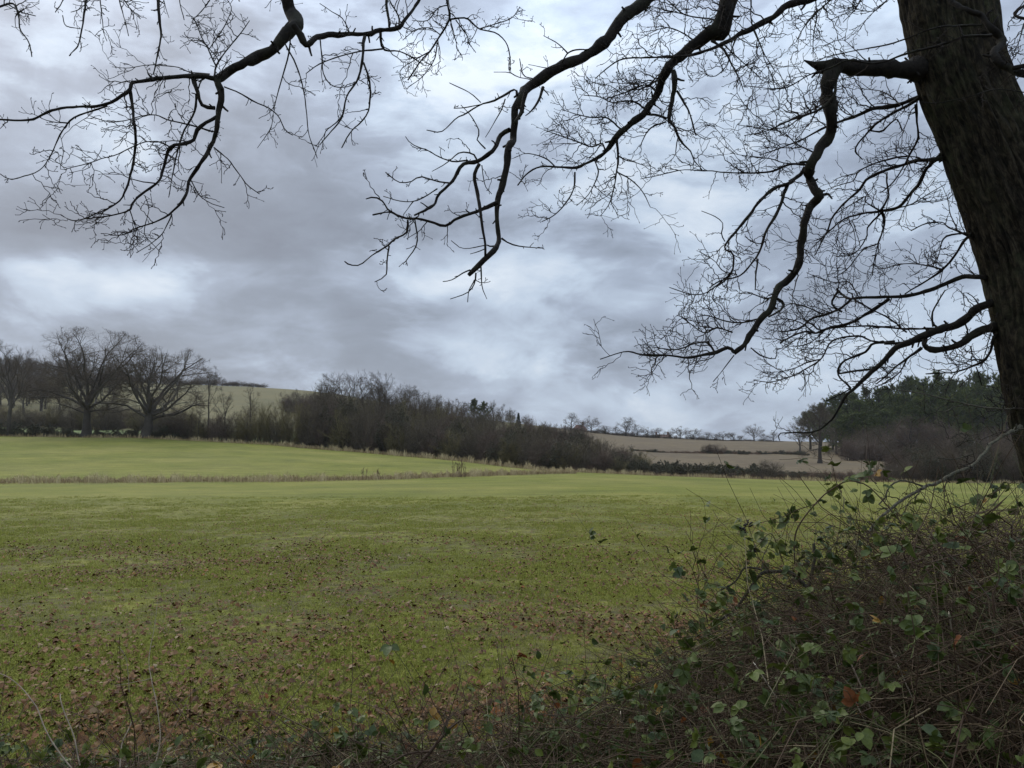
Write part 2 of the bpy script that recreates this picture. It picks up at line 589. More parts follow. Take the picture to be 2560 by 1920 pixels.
def stubble_mat():
    m, N, b = new_mat('maize_stubble')
    g = N.n('ShaderNodeNewGeometry')
    pos = g.outputs['Position']
    rot = N.n('ShaderNodeMapping')
    rot.inputs['Rotation'].default_value = (0, 0, R(74))
    N.l(pos, rot.inputs['Vector'])
    wv = N.n('ShaderNodeTexWave', wave_type='BANDS', bands_direction='X')
    wv.inputs['Scale'].default_value = 0.07
    wv.inputs['Distortion'].default_value = 2.2
    wv.inputs['Detail'].default_value = 2.0
    wv.inputs['Detail Scale'].default_value = 0.3
    N.l(rot.outputs[0], wv.inputs['Vector'])
    n1 = N.noise(pos, 0.035, 4.0, 0.6).outputs['Fac']
    ms = N.n('ShaderNodeMapping')
    ms.inputs['Scale'].default_value = (0.30, 1.0, 1.0)
    N.l(pos, ms.inputs['Vector'])
    n2 = N.noise(ms.outputs[0], 0.75, 6.0, 0.8).outputs['Fac']
    col = N.ramp(n1, [(0.35, (0.086, 0.054, 0.015)), (0.65, (0.128, 0.085, 0.026))])
    col = N.mix(N.m('MULTIPLY', wv.outputs['Fac'], 0.8), col, (0.062, 0.040, 0.020))
    col = N.mix(N.mapr(n2, 0.54, 0.66, 0.0, 0.7), col, (0.26, 0.195, 0.085))
    col = N.mix(N.mapr(n2, 0.30, 0.44, 0.6, 0.0), col, (0.055, 0.038, 0.025))
    N.l(col, b.inputs['Base Color'])
    b.inputs['Roughness'].default_value = 0.95
    return m


def hill_mat():
    m, N, b = new_mat('hill_pasture')
    g = N.n('ShaderNodeNewGeometry')
    pos = g.outputs['Position']
    n1 = N.noise(pos, 0.03, 5.0, 0.6).outputs['Fac']
    n2 = N.noise(pos, 0.35, 5.0, 0.7).outputs['Fac']
    col = N.ramp(n1, [(0.35, (0.072, 0.064, 0.011)), (0.6, (0.112, 0.088, 0.017)), (0.75, (0.140, 0.104, 0.024))])
    col = N.mix(N.mapr(n2, 0.4, 0.75, 0.0, 0.6), col, (0.095, 0.088, 0.036))
    sp = N.n('ShaderNodeSeparateXYZ')
    N.l(pos, sp.inputs[0])
    meadow = N.mapr(sp.outputs[1], 134.0, 152.0, 1.0, 0.0, True)
    col = N.mix(N.m('MULTIPLY', meadow, 0.92), col, (0.085, 0.125, 0.022))
    N.l(col, b.inputs['Base Color'])
    b.inputs['Roughness'].default_value = 0.95
    return m


# ------------------------------------------------------------------ terrain
def near_rows(D1, py1):
    """field that falls evenly from the hedge at the camera to a line at D1"""
    z1 = zat(py1, D1)
    out = [(-40, 0.0), (0, 0.0), (5, 0.0)]
    for D in (12, 25, 40):
        if D < D1:
            out.append((D, z1 * (D - 5) / (D1 - 5)))
    return out


COLS = {   # pixel column: (distance, picture row) of the ground beyond the near field
    -900: ((62, 1210), (112, 1086), (150, 1062), (230, 1010), (330, 940), (420, 915)),
    0: ((62, 1209), (112, 1088), (150, 1066), (230, 1015), (330, 950), (420, 925)),
    340: ((62, 1208), (112, 1093), (150, 1076), (220, 1035), (330, 972), (400, 955)),
    700: ((62, 1205), (108, 1113), (150, 1080), (240, 1025), (330, 985), (390, 966)),
    850: ((64, 1202), (104, 1124), (150, 1085), (240, 1030), (330, 995), (390, 980)),
    1100: ((66, 1197), (98, 1147), (150, 1105), (240, 1060), (330, 1040), (390, 1036)),
    1400: ((72, 1190), (84, 1181), (120, 1150), (200, 1105), (330, 1072), (390, 1070)),
    1600: ((70, 1193), (86, 1189), (130, 1163), (200, 1132), (290, 1100), (340, 1092)),
    1900: ((70, 1203), (86, 1198), (130, 1168), (200, 1136), (290, 1107), (340, 1102)),
    2100: ((70, 1209), (86, 1204), (145, 1158), (200, 1139), (290, 1111), (340, 1105)),
    2560: ((70, 1216), (86, 1211), (145, 1163), (200, 1143), (290, 1114), (340, 1107)),
    3500: ((70, 1220), (86, 1215), (145, 1167), (200, 1145), (290, 1116), (340, 1107)),
}
_gu = np.linspace(-1.7, 1.7, 171)
_gD = np.concatenate((np.linspace(-40, 20, 61), np.geomspace(21, 3000, 220)))


def make_table():
    us = sorted(COLS)
    tab = []
    for c in us:
        rows = COLS[c]
        pts = near_rows(rows[0][0], rows[0][1]) + [(D, zat(py, D)) for D, py in rows]
        zc_ = pts[-1][1]
        Dc = pts[-1][0]
        pts += [(Dc + 70, zc_ - 1.0), (Dc + 250, zc_ - 7), (3000, zc_ - 60)]
        tab.append(np.interp(_gD, [p[0] for p in pts], [p[1] for p in pts]))
    tab = np.array(tab)
    uu = [(c - 1280) / F for c in us]
    T = np.empty((len(_gu), len(_gD)))
    for j in range(len(_gD)):
        T[:, j] = np.interp(_gu, uu, tab[:, j])
    for _ in range(10):                       # soften the joints
        T[1:-1] = 0.25 * T[:-2] + 0.5 * T[1:-1] + 0.25 * T[2:]
    for _ in range(3):
        T[:, 1:-1] = 0.25 * T[:, :-2] + 0.5 * T[:, 1:-1] + 0.25 * T[:, 2:]
    return T


_T = make_table()


def height(x, y, micro=True):
    x = np.asarray(x, float)
    y = np.asarray(y, float)
    u = np.clip(x / np.maximum(y, 4.0), -1.69, 1.69)
    fu = (u + 1.7) / 0.02
    iu = np.clip(fu.astype(int), 0, len(_gu) - 2)
    fu = fu - iu
    Dc = np.clip(y, -39.9, 2999)
    iD = np.clip(np.searchsorted(_gD, Dc) - 1, 0, len(_gD) - 2)
    fD = (Dc - _gD[iD]) / (_gD[iD + 1] - _gD[iD])
    z = (_T[iu, iD] * (1 - fu) * (1 - fD) + _T[iu + 1, iD] * fu * (1 - fD) + _T[iu, iD + 1] * (1 - fu) * fD + _T[iu + 1, iD + 1] * fu * fD)
    if micro:
        q = np.stack((x, y, np.zeros_like(x)), -1)
        z = z + (vnoise(q / 9.0) - 0.5) * 0.22 * np.clip((y - 8) / 20, 0, 1) + (vnoise(q / 1.3 + 5) - 0.5) * 0.05 * np.clip((y + 2) / 6, 0, 1)
    return z


HEDGE = [(-900, 112.5), (0, 112.5), (340, 112), (700, 108.5), (850, 104.5), (1100, 98.5), (1400, 84.5), (1600, 86), (2100, 86), (2560, 86), (3500, 86)]


def hedge_D(px):
    return np.interp(px, [h[0] for h in HEDGE], [h[1] for h in HEDGE])


def pxof(x, y):
    return 1280 + F * np.asarray(x) / np.maximum(np.asarray(y), 1.0) * 1.003


def ground_pt(px, D):
    x = (px - 1280.0) / F * D
    return np.array((x, D, float(height(np.array([x]), np.array([D]))[0])))


def build_ground():
    s = np.geomspace(1.0, 2600, 430) 
    yy = s - 4.0
    yy = yy * 1.0
    tt = np.linspace(-1.6, 1.6, 221)
    Y, Tt = np.meshgrid(yy, tt, indexing='ij')
    X = Tt * (Y + 12.0)
    Y = np.where(Y < -2.9, -20, Y)
    Z = height(X, Y)
    V = np.stack((X, Y, Z), -1).reshape(-1, 3)
    n, m = X.shape
    idx = np.arange(n * m).reshape(n, m)
    q = np.stack((idx[:-1, :-1], idx[:-1, 1:], idx[1:, 1:], idx[1:, :-1]), -1).reshape(-1, 4)
    cen = V[q].mean(1)
    px = pxof(cen[:, 0], cen[:, 1])
    beyond = (cen[:, 1] > hedge_D(px) + 2.0)
    right = px > 1400 - np.clip(cen[:, 1] - 100, 0, 90) * 0.6
    zone = np.where(~beyond, 0, np.where(right, 1, 2))
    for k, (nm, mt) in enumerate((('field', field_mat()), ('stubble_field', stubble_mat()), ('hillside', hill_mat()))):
        qq = q[zone == k]
        used, inv = np.unique(qq, return_inverse=True)
        g = Geo()
        g.add(V[used], inv.reshape(-1, 4))
        o = obj(nm, g.mesh(nm, mt))
        tag(o, {'field': 'short green pasture scattered with fallen oak leaves', 'stubble_field': 'brown stubble field rising to the skyline',
                'hillside': 'pale rough grass hillside behind the bare trees'}[nm], {'field': 'field', 'stubble_field': 'field', 'hillside': 'hill'}[nm], None, 'structure')


build_ground()

# ------------------------------------------------------------------ bare trees, shrubs and pines
def env_dist(p, d, c, rx, rz_up, rz_dn):
    """distance from p along d to a half-and-half ellipsoid round c"""
    rzz = np.where(d[:, 2] > 0, rz_up, rz_dn)
    s = np.stack((np.full(len(p), rx), np.full(len(p), rx), rzz), -1)
    o = (p - np.asarray(c)) / s
    e = d / s
    A = (e * e).sum(1)
    B = (o * e).sum(1)
    C = (o * o).sum(1) - 1
    disc = np.maximum(B * B - A * C, 0)
    return np.maximum((-B + np.sqrt(disc)) / A, 0.25)


def bare_tree(seed, h, spread, trunk_h, trunk_r, nlimb=8, inc=(8, 80), lowc=0.45, k=(9, 8, 7), k5=0, leader=0.0, up=0.04, wander=0.14,
              mats=None, twig_r=0.011, tilt=0.0, zlow=0.12, limb_spec=None, ang=(28, 62)):
    rg = np.random.default_rng(seed)
    mats = mats or (M_bark_far, M_twig_far)
    gt, gc = Geo(), Geo()
    hc = h * lowc
    c = (0, 0, hc)
    rx, ru, rd = spread / 2, h - hc, hc - h * zlow
    # trunk
    top = trunk_h + leader
    n = 9
    zs = np.linspace(-0.25, top, n)
    wob = np.cumsum(rg.normal(size=(n, 2)) * 0.012 * h / n * 3, axis=0)
    tr = np.stack((wob[:, 0] + tilt * zs, wob[:, 1], zs), -1)
    flare = 1 + 0.9 * np.exp(-np.maximum(zs, 0) / (trunk_r * 1.6))
    rr = trunk_r * flare * np.interp(zs, [0, trunk_h, top + 0.01], [1, 0.86, 0.42 if leader else 0.7])
    tubes(gt, tr[None], rr[None], 10, [rg.random()])
    # limbs
    if limb_spec:
        st, dr = [], []
        for t, az, ic in limb_spec:
            st.append([np.interp(t * h, zs, tr[:, i]) for i in range(3)])
            dr.append((math.sin(R(ic)) * math.cos(R(az)), math.sin(R(ic)) * math.sin(R(az)), math.cos(R(ic))))
        st, dr = np.array(st), np.array(dr)
    else:
        i = np.arange(nlimb)
        az = i * 2.4 + rg.normal(size=nlimb) * 0.3
        q = (i + 0.5) / nlimb
        ic = np.radians(inc[1] + (inc[0] - inc[1]) * q + rg.normal(size=nlimb) * 6)
        z = trunk_h * 0.88 + q * (top - trunk_h * 0.88) * 0.98
        st = np.stack([np.interp(z, zs, tr[:, j]) for j in range(3)], -1)
        dr = np.stack((np.sin(ic) * np.cos(az), np.sin(ic) * np.sin(az), np.cos(ic)), -1)
    L = env_dist(st, dr, c, rx, ru, rd) * (0.86 + 0.2 * rg.random(len(st)))
    r0 = trunk_r * np.clip(0.22 + 0.28 * L / h, 0.2, 0.48) * (0.8 + 0.4 * rg.random(len(st)))
    P1, R1 = grow(st, dr, L, r0, r0 * 0.16, 9, wander, (0, 0, up), rg)
    tubes(gt, P1, R1, 6, rg.random(len(st)))
    # second order
    s, d, t, r, PL = spawn(P1, R1, k[0], 0.18, 0.98, R(ang[0]), R(ang[1]), rg, tpow=0.8)
    L = np.minimum(PL * (0.60 - 0.38 * t) * (0.75 + 0.5 * rg.random(len(s))), env_dist(s, nrm(d), c, rx, ru, rd) * 1.05)
    rb = np.minimum(r * 0.62, 0.012 * L + 0.012)
    P2, R2 = grow(s, d, L, rb, rb * 0.25 + 0.003, 6, wander * 1.15, (0, 0, up), rg)
    tubes(gt, P2, R2, 4, rg.random(len(s)))
    # third order
    s, d, t, r, PL = spawn(P2, R2, k[1], 0.12, 1.0, R(ang[0] - 3), R(ang[1] - 2), rg, tpow=0.85)
    L = np.minimum(np.maximum(PL * (0.62 - 0.34 * t), 0.045 * h) * (0.7 + 0.6 * rg.random(len(s))), env_dist(s, nrm(d), c, rx, ru, rd) * 1.08)
    rb = np.minimum(r * 0.7, 0.007 * L + 0.010)
    P3, R3 = grow(s, d, L, rb, rb * 0.35 + 0.003, 4, wander * 1.3, (0, 0, up * 1.3), rg)
    tubes(gc, P3, R3, 3, rg.random(len(s)))
    # twigs
    s, d, t, r, PL = spawn(P3, R3, k[2], 0.1, 1.0, R(22), R(58), rg)
    L = np.maximum(PL * (0.62 - 0.25 * t), 0.030 * h) * (0.6 + 0.7 * rg.random(len(s)))
    L = np.minimum(L, env_dist(s, nrm(d), c, rx, ru, rd) * 1.12)
    rb = np.minimum(r * 0.75, twig_r)
    P4, R4 = grow(s, d, L, rb, rb * 0.45, 2, wander * 1.5, (0, 0, up * 1.5), rg)
    tubes(gc, P4, R4, 3, rg.random(len(s)))
    if k5:
        s, d, t, r, PL = spawn(P4, R4, k5, 0.2, 1.0, R(25), R(60), rg)
        L = (0.02 * h + 0.35 * PL) * (0.6 + 0.7 * rg.random(len(s)))
        L = np.minimum(L, env_dist(s, nrm(d), c, rx, ru, rd) * 1.12)
        P5, R5 = grow(s, d, L, np.minimum(r, twig_r * 0.6), twig_r * 0.3, 2, 0.2, (0, 0, up * 2), rg)
        tubes(gc, P5, R5, 3, rg.random(len(s)))
    return {'parts': (('trunk', gt.mesh('trunk', mats[0])), ('crown', gc.mesh('crown', mats[1]))), 'h': h, 'w': spread}


def leaf_cards(g, p, size, rg, rnd, flat=0.3):
    """small folded diamond leaves at points p"""
    M = len(p)
    a = nrm(rg.normal(size=(M, 3)) * (1, 1, flat + 0.4))
    b = nrm(np.cross(a, rg.normal(size=(M, 3)) + (0, 0, 0.8)))
    c = np.cross(a, b)
    s = np.broadcast_to(np.asarray(size, float), (M,))[:, None]
    v = np.stack((p, p + a * s * 0.5 + b * s * 0.32 + c * s * 0.06, p + a * s, p + a * s * 0.5 - b * s * 0.32 + c * s * 0.06), 1)
    i = np.arange(M)[:, None] * 4
    tr = np.concatenate((i + (0, 1, 2), i + (0, 2, 3)))
    g.add(v.reshape(-1, 3), None, tr, np.repeat(rnd, 4))


def shrub(seed, h, w, nst=16, k=(8, 8), mat=None, leaves=0, lmat=None, lsize=0.10, twig_r=0.010, droop=0.0, lean=(5, 50), wander=0.16, base=0.22, leaf_name='foliage'):
    rg = np.random.default_rng(seed)
    mat = mat or M_twig_scrub
    g = Geo()
    a = rg.random(nst) * 2 * math.pi
    rad = np.sqrt(rg.random(nst)) * w * base
    st = np.stack((rad * np.cos(a), rad * np.sin(a), np.full(nst, -0.1)), -1)
    ic = np.radians(lean[0] + (lean[1] - lean[0]) * rg.random(nst))
    a2 = a + rg.normal(size=nst) * 0.5
    dr = np.stack((np.sin(ic) * np.cos(a2), np.sin(ic) * np.sin(a2), np.cos(ic)), -1)
    c = (0, 0, h * 0.45)
    rx, ru, rd = w / 2, h * 0.55, h * 0.5
    L = env_dist(st, dr, c, rx, ru, rd) * (0.8 + 0.3 * rg.random(nst))
    r0 = 0.012 * h + 0.01
    P1, R1 = grow(st, dr, L, r0, 0.008, 7, wander, (0, 0, 0.02 - droop), rg)
    tubes(g, P1, R1, 4, rg.random(nst))
    s, d, t, r, PL = spawn(P1, R1, k[0], 0.12, 1.0, R(25), R(65), rg)
    L = np.minimum(np.maximum(PL * (0.5 - 0.25 * t), 0.14 * h) * (0.7 + 0.6 * rg.random(len(s))), env_dist(s, nrm(d), c, rx, ru, rd) * 1.1)
    P2, R2 = grow(s, d, L, np.minimum(r * 0.7, 0.016), 0.006, 4, wander * 1.2, (0, 0, 0.02 - droop), rg)
    tubes(g, P2, R2, 3, rg.random(len(s)))
    s, d, t, r, PL = spawn(P2, R2, k[1], 0.1, 1.0, R(20), R(65), rg)
    L = np.minimum(np.maximum(PL * 0.55, 0.09 * h) * (0.6 + 0.8 * rg.random(len(s))), env_dist(s, nrm(d), c, rx, ru, rd) * 1.12 + 0.1)
    P3, R3 = grow(s, d, L, np.minimum(r * 0.8, twig_r), twig_r * 0.4, 2, wander * 1.5, (0, 0, 0.02 - droop), rg)
    tubes(g, P3, R3, 3, rg.random(len(s)))
    parts = [('branches', g.mesh('branches', mat))]
    if leaves:
        gl = Geo()
        s, d, t, r, PL = spawn(P3, R3, max(1, leaves // max(len(P3), 1)), 0.0, 1.0, 0.3, 1.3, rg)
        leaf_cards(gl, s + rg.normal(size=s.shape) * 0.04, lsize * (0.6 + 0.8 * rg.random(len(s))), rg, rg.random(len(s)))
        parts.append((leaf_name, gl.mesh(leaf_name, lmat or M_leaf_hedge)))
    return {'parts': tuple(parts), 'h': h, 'w': w}


def pine(seed, h, w, mat, conic=False, low=0.45, nl=46, per=46):
    rg = np.random.default_rng(seed)
    gt, gc = Geo(), Geo()
    zs = np.linspace(-0.2, h * 0.96, 9)
    tr = np.stack((np.cumsum(rg.normal(size=9) * 0.05), np.cumsum(rg.normal(size=9) * 0.05), zs), -1)
    tubes(gt, tr[None], (0.022 * h * np.linspace(1, 0.18, 9))[None], 7, [0.3])
    q = np.sort(rg.random(nl)) 
    z = h * (low + (0.98 - low) * q)
    a = np.arange(nl) * 2.4 + rg.normal(size=nl) * 0.4
    if conic:
        Ln = w / 2 * (1 - q) ** 0.8 + 0.25
        ic = np.radians(85 - 40 * q)
    else:
        Ln = w / 2 * np.sqrt(np.clip(1 - (np.abs(q - 0.38) / 0.72) ** 2.2, 0.12, 1)) * (0.75 + 0.5 * rg.random(nl))
        ic = np.radians(82 - 62 * q + rg.normal(size=nl) * 8)
    st = np.stack([np.interp(z, zs, tr[:, j]) for j in range(3)], -1)
    dr = np.stack((np.sin(ic) * np.cos(a), np.sin(ic) * np.sin(a), np.cos(ic)), -1)
    P1, R1 = grow(st, dr, Ln, 0.05, 0.015, 5, 0.16, (0, 0, 0.07), rg)
    tubes(gt, P1, R1, 4, rg.random(nl))
    s, d, t, r, PL = spawn(P1, R1, 5, 0.35, 1.0, R(20), R(70), rg, bias=(0, 0, 0.3))
    L = np.maximum(PL * 0.33, 0.4)
    P2, R2 = grow(s, d, L, 0.02, 0.01, 3, 0.2, (0, 0, 0.1), rg)
    tubes(gt, P2, R2, 3, rg.random(len(s)))
    # needle tufts: short spikes bunched along the shoots
    s, d, t, r, PL = spawn(P2, R2, per, 0.1, 1.0, R(25), R(85), rg, bias=(0, 0, 0.5))
    M = len(s)
    ln = 0.46 * (0.6 + 0.8 * rg.random(M))
    side = nrm(np.cross(d, rg.normal(size=(M, 3))))
    wd = 0.06
    v = np.stack((s - side * wd, s + side * wd, s + d * ln[:, None]), 1)
    shoot = np.repeat(rg.random(len(P2)), per)
    gc.add(v.reshape(-1, 3), None, np.arange(M * 3).reshape(-1, 3), np.repeat(np.clip(shoot * 0.7 + 0.3 * rg.random(M), 0, 1), 3))
    return {'parts': (('trunk', gt.mesh('trunk', M_bark_far)), ('crown', gc.mesh('crown', mat, False))), 'h': h, 'w': w}


def plant(proto, name, label, cat, px, D, top=None, width=None, H=None, group=None, rz=None, sink=0.08, z=None):
    """set a copy of a proto on the ground; its height reaches picture row `top`, its width in pixels is `width`"""
    b = ground_pt(px, D)
    if z is not None:
        b[2] = z
    if H is None:
        H = max(zat(top, D) - b[2], 0.5)
    if proto in scrub:
        H *= 1.06
    sz = H / proto['h']
    sx = (width * D / F) / proto['w'] if width else sz
    o = thing(name, label, cat, (b[0], b[1], b[2] - sink), rng.random() * 6.28 if rz is None else rz, (sx, sx, sz), group)
    for nm, me in proto['parts']:
        obj(nm, me, o)
    return o


# prototypes
oakL = [bare_tree(11, 14, 11, 4.0, 0.26, 6, (6, 40), 0.55, (9, 8, 7), 0, 3.0, 0.06, 0.16, zlow=0.22),
        bare_tree(12, 15.8, 17.0, 3.6, 0.46, 0, (0, 0), 0.60, (11, 8, 6), 1, 2.4, 0.02, 0.12, zlow=0.08, twig_r=0.0095, ang=(38, 72),
                  limb_spec=[(0.22, 185, 78), (0.23, 0, 82), (0.24, 95, 70), (0.25, 275, 72), (0.29, 175, 46), (0.29, 5, 42), (0.33, 60, 26),
                             (0.34, 190, 28), (0.36, 340, 22), (0.37, 150, 6), (0.27, 230, 52), (0.27, 320, 50), (0.32, 120, 38), (0.26, 170, 60), (0.26, 15, 58)]),
        bare_tree(13, 14.3, 18.0, 3.3, 0.56, 0, (0, 0), 0.52, (11, 8, 6), 1, 2.0, 0.012, 0.17, tilt=0.03, zlow=0.08, twig_r=0.0095, ang=(38, 74),
                  limb_spec=[(0.17, 10, 58), (0.20, 200, 66), (0.22, 0, 74), (0.22, 100, 66), (0.22, 265, 62), (0.26, 180, 45), (0.27, 20, 38), (0.30, 80, 28),
                             (0.31, 150, 24), (0.32, 340, 18), (0.33, 220, 12), (0.25, 310, 55), (0.25, 60, 60)])]
oakM = [bare_tree(21, 11, 12, 2.4, 0.24, 12, (8, 72), 0.5, (10, 8, 6), 0, 1.8, 0.02, 0.14, twig_r=0.013, ang=(35, 68)),
        bare_tree(22, 11, 9.5, 2.4, 0.20, 10, (6, 55), 0.52, (10, 8, 6), 0, 3.0, 0.03, 0.13, twig_r=0.013, ang=(32, 65)),
        bare_tree(23, 9, 9.5, 2.0, 0.24, 9, (8, 78), 0.48, (8, 7, 6), 0, 1.4, 0.04, 0.17, twig_r=0.013),
        bare_tree(24, 9, 7, 1.8, 0.17, 8, (5, 50), 0.5, (8, 7, 6), 0, 2.6, 0.06, 0.14, twig_r=0.013)]
oakR = bare_tree(31, 11, 11.5, 2.4, 0.36, 16, (6, 98), 0.46, (10, 9, 6), 0, 5.6, 0.0, 0.13, zlow=0.10, mats=(M_bark_far, M_twig_scrub), twig_r=0.022, ang=(35, 70))
slim = [bare_tree(41, 10, 3.6, 3.6, 0.11, 7, (6, 45), 0.62, (6, 6, 5), 0, 4.5, 0.08, 0.12, zlow=0.3),
        bare_tree(42, 8, 5.0, 2.0, 0.12, 7, (8, 60), 0.52, (7, 6, 6), 0, 2.5, 0.05, 0.17)]
SK = dict(twig_r=0.013)
scrub = [shrub(51, 5, 5.0, 26, (13, 12), lean=(5, 62), **SK), shrub(52, 5, 4.6, 24, (12, 11), M_twig_olive, **SK), shrub(53, 5.2, 4.8, 26, (13, 12), M_twig_purple, lean=(3, 50), **SK),
         shrub(54, 4.5, 5, 26, (13, 12), M_twig_scrub, lean=(10, 65), droop=0.02, **SK), shrub(55, 5, 4.8, 22, (10, 9), M_twig_scrub, 9000, M_leaf_hedge, 0.13)]
thorn = [shrub(61, 2.2, 3.4, 26, (8, 8), M_twig_scrub, 15000, M_leaf_hedge, 0.11, 0.008, 0.03, (10, 75), base=0.34, leaf_name='leaves'),
         shrub(62, 2.0, 3.2, 26, (8, 8), M_twig_olive, 14000, M_leaf_hedge, 0.11, 0.008, 0.04, (10, 80), base=0.36, leaf_name='leaves')]
bracken = [shrub(71, 1.3, 2.4, 40, (6, 5), M_twig_red, 0, None, 0, 0.008, 0.05, (4, 60), base=0.4),
           shrub(72, 1.2, 2.6, 40, (6, 5), M_twig_scrub, 0, None, 0, 0.008, 0.05, (4, 60), base=0.4)]
far_tree = [bare_tree(81, 9, 8.5, 1.7, 0.24, 9, (8, 78), 0.48, (9, 7, 6), 0, 1.2, 0.04, 0.17, twig_r=0.030),
            bare_tree(82, 9, 7.5, 1.6, 0.20, 8, (6, 60), 0.5, (9, 7, 6), 0, 2.0, 0.05, 0.15, twig_r=0.030),
            bare_tree(83, 9, 10, 2.0, 0.26, 11, (8, 85), 0.46, (9, 7, 6), 0, 2.0, 0.03, 0.16, twig_r=0.030)]
far_bush = [shrub(91, 4, 5, 22, (9, 9), M_twig_purple, twig_r=0.034), shrub(92, 4, 4.5, 22, (9, 9), M_twig_scrub, twig_r=0.034)]
pines = [pine(101, 15, 8.0, M_needle, low=0.30, nl=60), pine(102, 16, 7.6, M_needle, low=0.24, nl=64), pine(103, 14, 8.8, M_needle, low=0.26, nl=60)]
fir = pine(104, 9, 4.2, M_needle_dark, True, 0.12, 60, 30)

# --- the three big bare trees and their thin neighbours on the left
plant(oakL[0], 'bare_tree', 'slender bare tree cut by the left edge of the picture', 'tree', 22, 112.5, 846, None, rz=0.4)
plant(oakL[1], 'bare_oak', 'big bare oak with a fan-shaped crown, left of its twin', 'tree', 216, 113.0, 820, 345, rz=0.0)
plant(oakL[2], 'bare_oak', 'broad bare oak with a forked trunk and a rounded crown', 'tree', 366, 112.0, 848, 335, rz=0.0)
plant(slim[0], 'bare_tree', 'thin tall bare tree right of the broad oak', 'tree', 524, 114, 915, None, rz=1.0)
plant(slim[1], 'bare_tree', 'small round-headed bare tree among hedge shrubs', 'tree', 562, 113, 968, None, rz=2.0)
plant(slim[1], 'bare_tree', 'low crooked bare tree close beside the broad oak', 'tree', 498, 112, 1010, None, rz=4.0)
plant(slim[0], 'bare_tree', 'pale slim bare tree in front of the grass slope', 'tree', 624, 116, 962, None, rz=3.0)

# --- shrubs of the left hedge line
i = 0
for px, top, D in ((-50, 1048, 113.5), (-5, 1052, 113), (30, 1050, 113.5), (70, 1054, 113), (105, 1056, 113.5), (140, 1060, 113)):
    plant(thorn[i % 2], 'bramble_mound', 'dark leafy bramble mound at the far left field edge', 'shrub', px, D, top, 62, group='dark brambles at the left field edge')
    i += 1
for px, top in ((162, 1066), (182, 1070), (204, 1078), (238, 1076), (256, 1072), (278, 1078), (300, 1072), (322, 1068), (342, 1072), (386, 1068), (404, 1060), (425, 1054)):
    plant(thorn[i % 2], 'bramble_mound', 'low straggling bush at the feet of the two big oaks', 'shrub', px, 113.4 if px in (204, 238, 342, 386) else 112.4, top, 44, group='low bushes under the big oaks')
    i += 1
for k_, px in enumerate(range(-60, 470, 27)):
    D = 142 + rng.random() * 16
    plant(scrub[(k_ * 3) % 4], 'hedgerow_shrub', 'bare brown shrub in the hedge behind the two big oaks', 'shrub', px + rng.normal() * 6, D,
          1008 + 10 * math.sin(px * 0.02) + rng.normal() * 6, 74, group='hedge behind the big oaks')
for k_, (px, top) in enumerate(((428, 1040), (452, 1036), (478, 1034), (505, 1040), (530, 1036), (555, 1030), (582, 1034), (605, 1026), (630, 1016), (655, 998), (680, 994), (705, 997), (730, 996), (755, 1002), (778, 1000))):
    nm = (0, 2, 3, 1)[k_ % 4] if px < 600 else (1, 1, 0)[k_ % 3]
    plant(scrub[nm], 'hedgerow_shrub', 'dark bare shrub at the field edge right of the broad oak' if px < 600 else 'olive brown bare shrub left of the big thicket', 'shrub',
          px, hedge_D(px) + 2.5 + rng.random() * 2, top + rng.normal() * 3, 68,
          group='shrubs right of the broad oak' if px < 600 else 'olive shrubs left of the thicket')

# --- the thicket in the middle
THK = [(792, 1000), (815, 985), (840, 978), (868, 990), (895, 985), (922, 1000), (950, 1005), (978, 1010), (1005, 1018), (1032, 1024), (1060, 1034), (1088, 1038), (1115, 1042), (1142, 1046),
       (1170, 1050), (1198, 1048), (1226, 1050), (1254, 1052), (1282, 1052), (1310, 1054), (1338, 1056), (1366, 1062), (1394, 1068), (1420, 1076), (1446, 1084), (1472, 1090), (1500, 1096), (1528, 1104), (1554, 1112), (1578, 1124)]
for k_, (px, top) in enumerate(THK):
    for row in (0, 1):
        D = hedge_D(px) + 3.0 + row * 5 + rng.random() * 2
        tp = top + (26 if row == 0 else 0) + rng.normal() * 5
        plant(scrub[(k_ * 2 + row * 3) % 5], 'thicket_shrub', 'bare shrub in the %s row of the dark thicket' % ('front', 'second')[row], 'shrub', px + row * 13 + rng.normal() * 4, D, tp, 84,
              group='%s row of the dark thicket' % ('front', 'second')[row])
for k_, (px, top, D, w) in enumerate(((796, 958, 128, 100), (836, 984, 132, 100), (1030, 985, 140, 90), (1062, 992, 150, 90), (1095, 1004, 150, 90), (1128, 1012, 150, 80), (1160, 1020, 150, 80),
                                      (1200, 1022, 150, 80), (1235, 1024, 150, 80), (1275, 1034, 150, 80), (1310, 1040, 150, 70), (900, 992, 122, 110), (980, 985, 126, 110), (1010, 994, 122, 100), (790, 978, 140, 110), (826, 986, 142, 110), (868, 994, 145, 110), (925, 990, 140, 110), (950, 985, 150, 110), (1045, 995, 135, 100), (1075, 1004, 135, 100), (1105, 1012, 132, 100), (1140, 1022, 130, 100), (1180, 1028, 128, 100), (1225, 1034, 125, 100))):
    plant(scrub[k_ % 4], 'thicket_shrub', 'tall bare shrub rising at the back of the thicket', 'shrub', px, D, top, w, group='tall shrubs behind the thicket')
plant(oakM[0], 'bare_oak', 'round-crowned bare oak standing highest above the thicket', 'tree', 872, 126, 914, 190, rz=0.3)
plant(oakM[1], 'bare_tree', 'bare tree left of the highest oak, over the thicket', 'tree', 822, 130, 944, 110, rz=0.8)
plant(oakM[2], 'bare_tree', 'bare tree just right of the highest oak, over the thicket', 'tree', 915, 128, 926, 150, rz=4.1)
plant(oakM[2], 'bare_tree', 'bare tree far down the thicket shoulder, near the pines', 'tree', 1085, 150, 980, 120, rz=5.0)
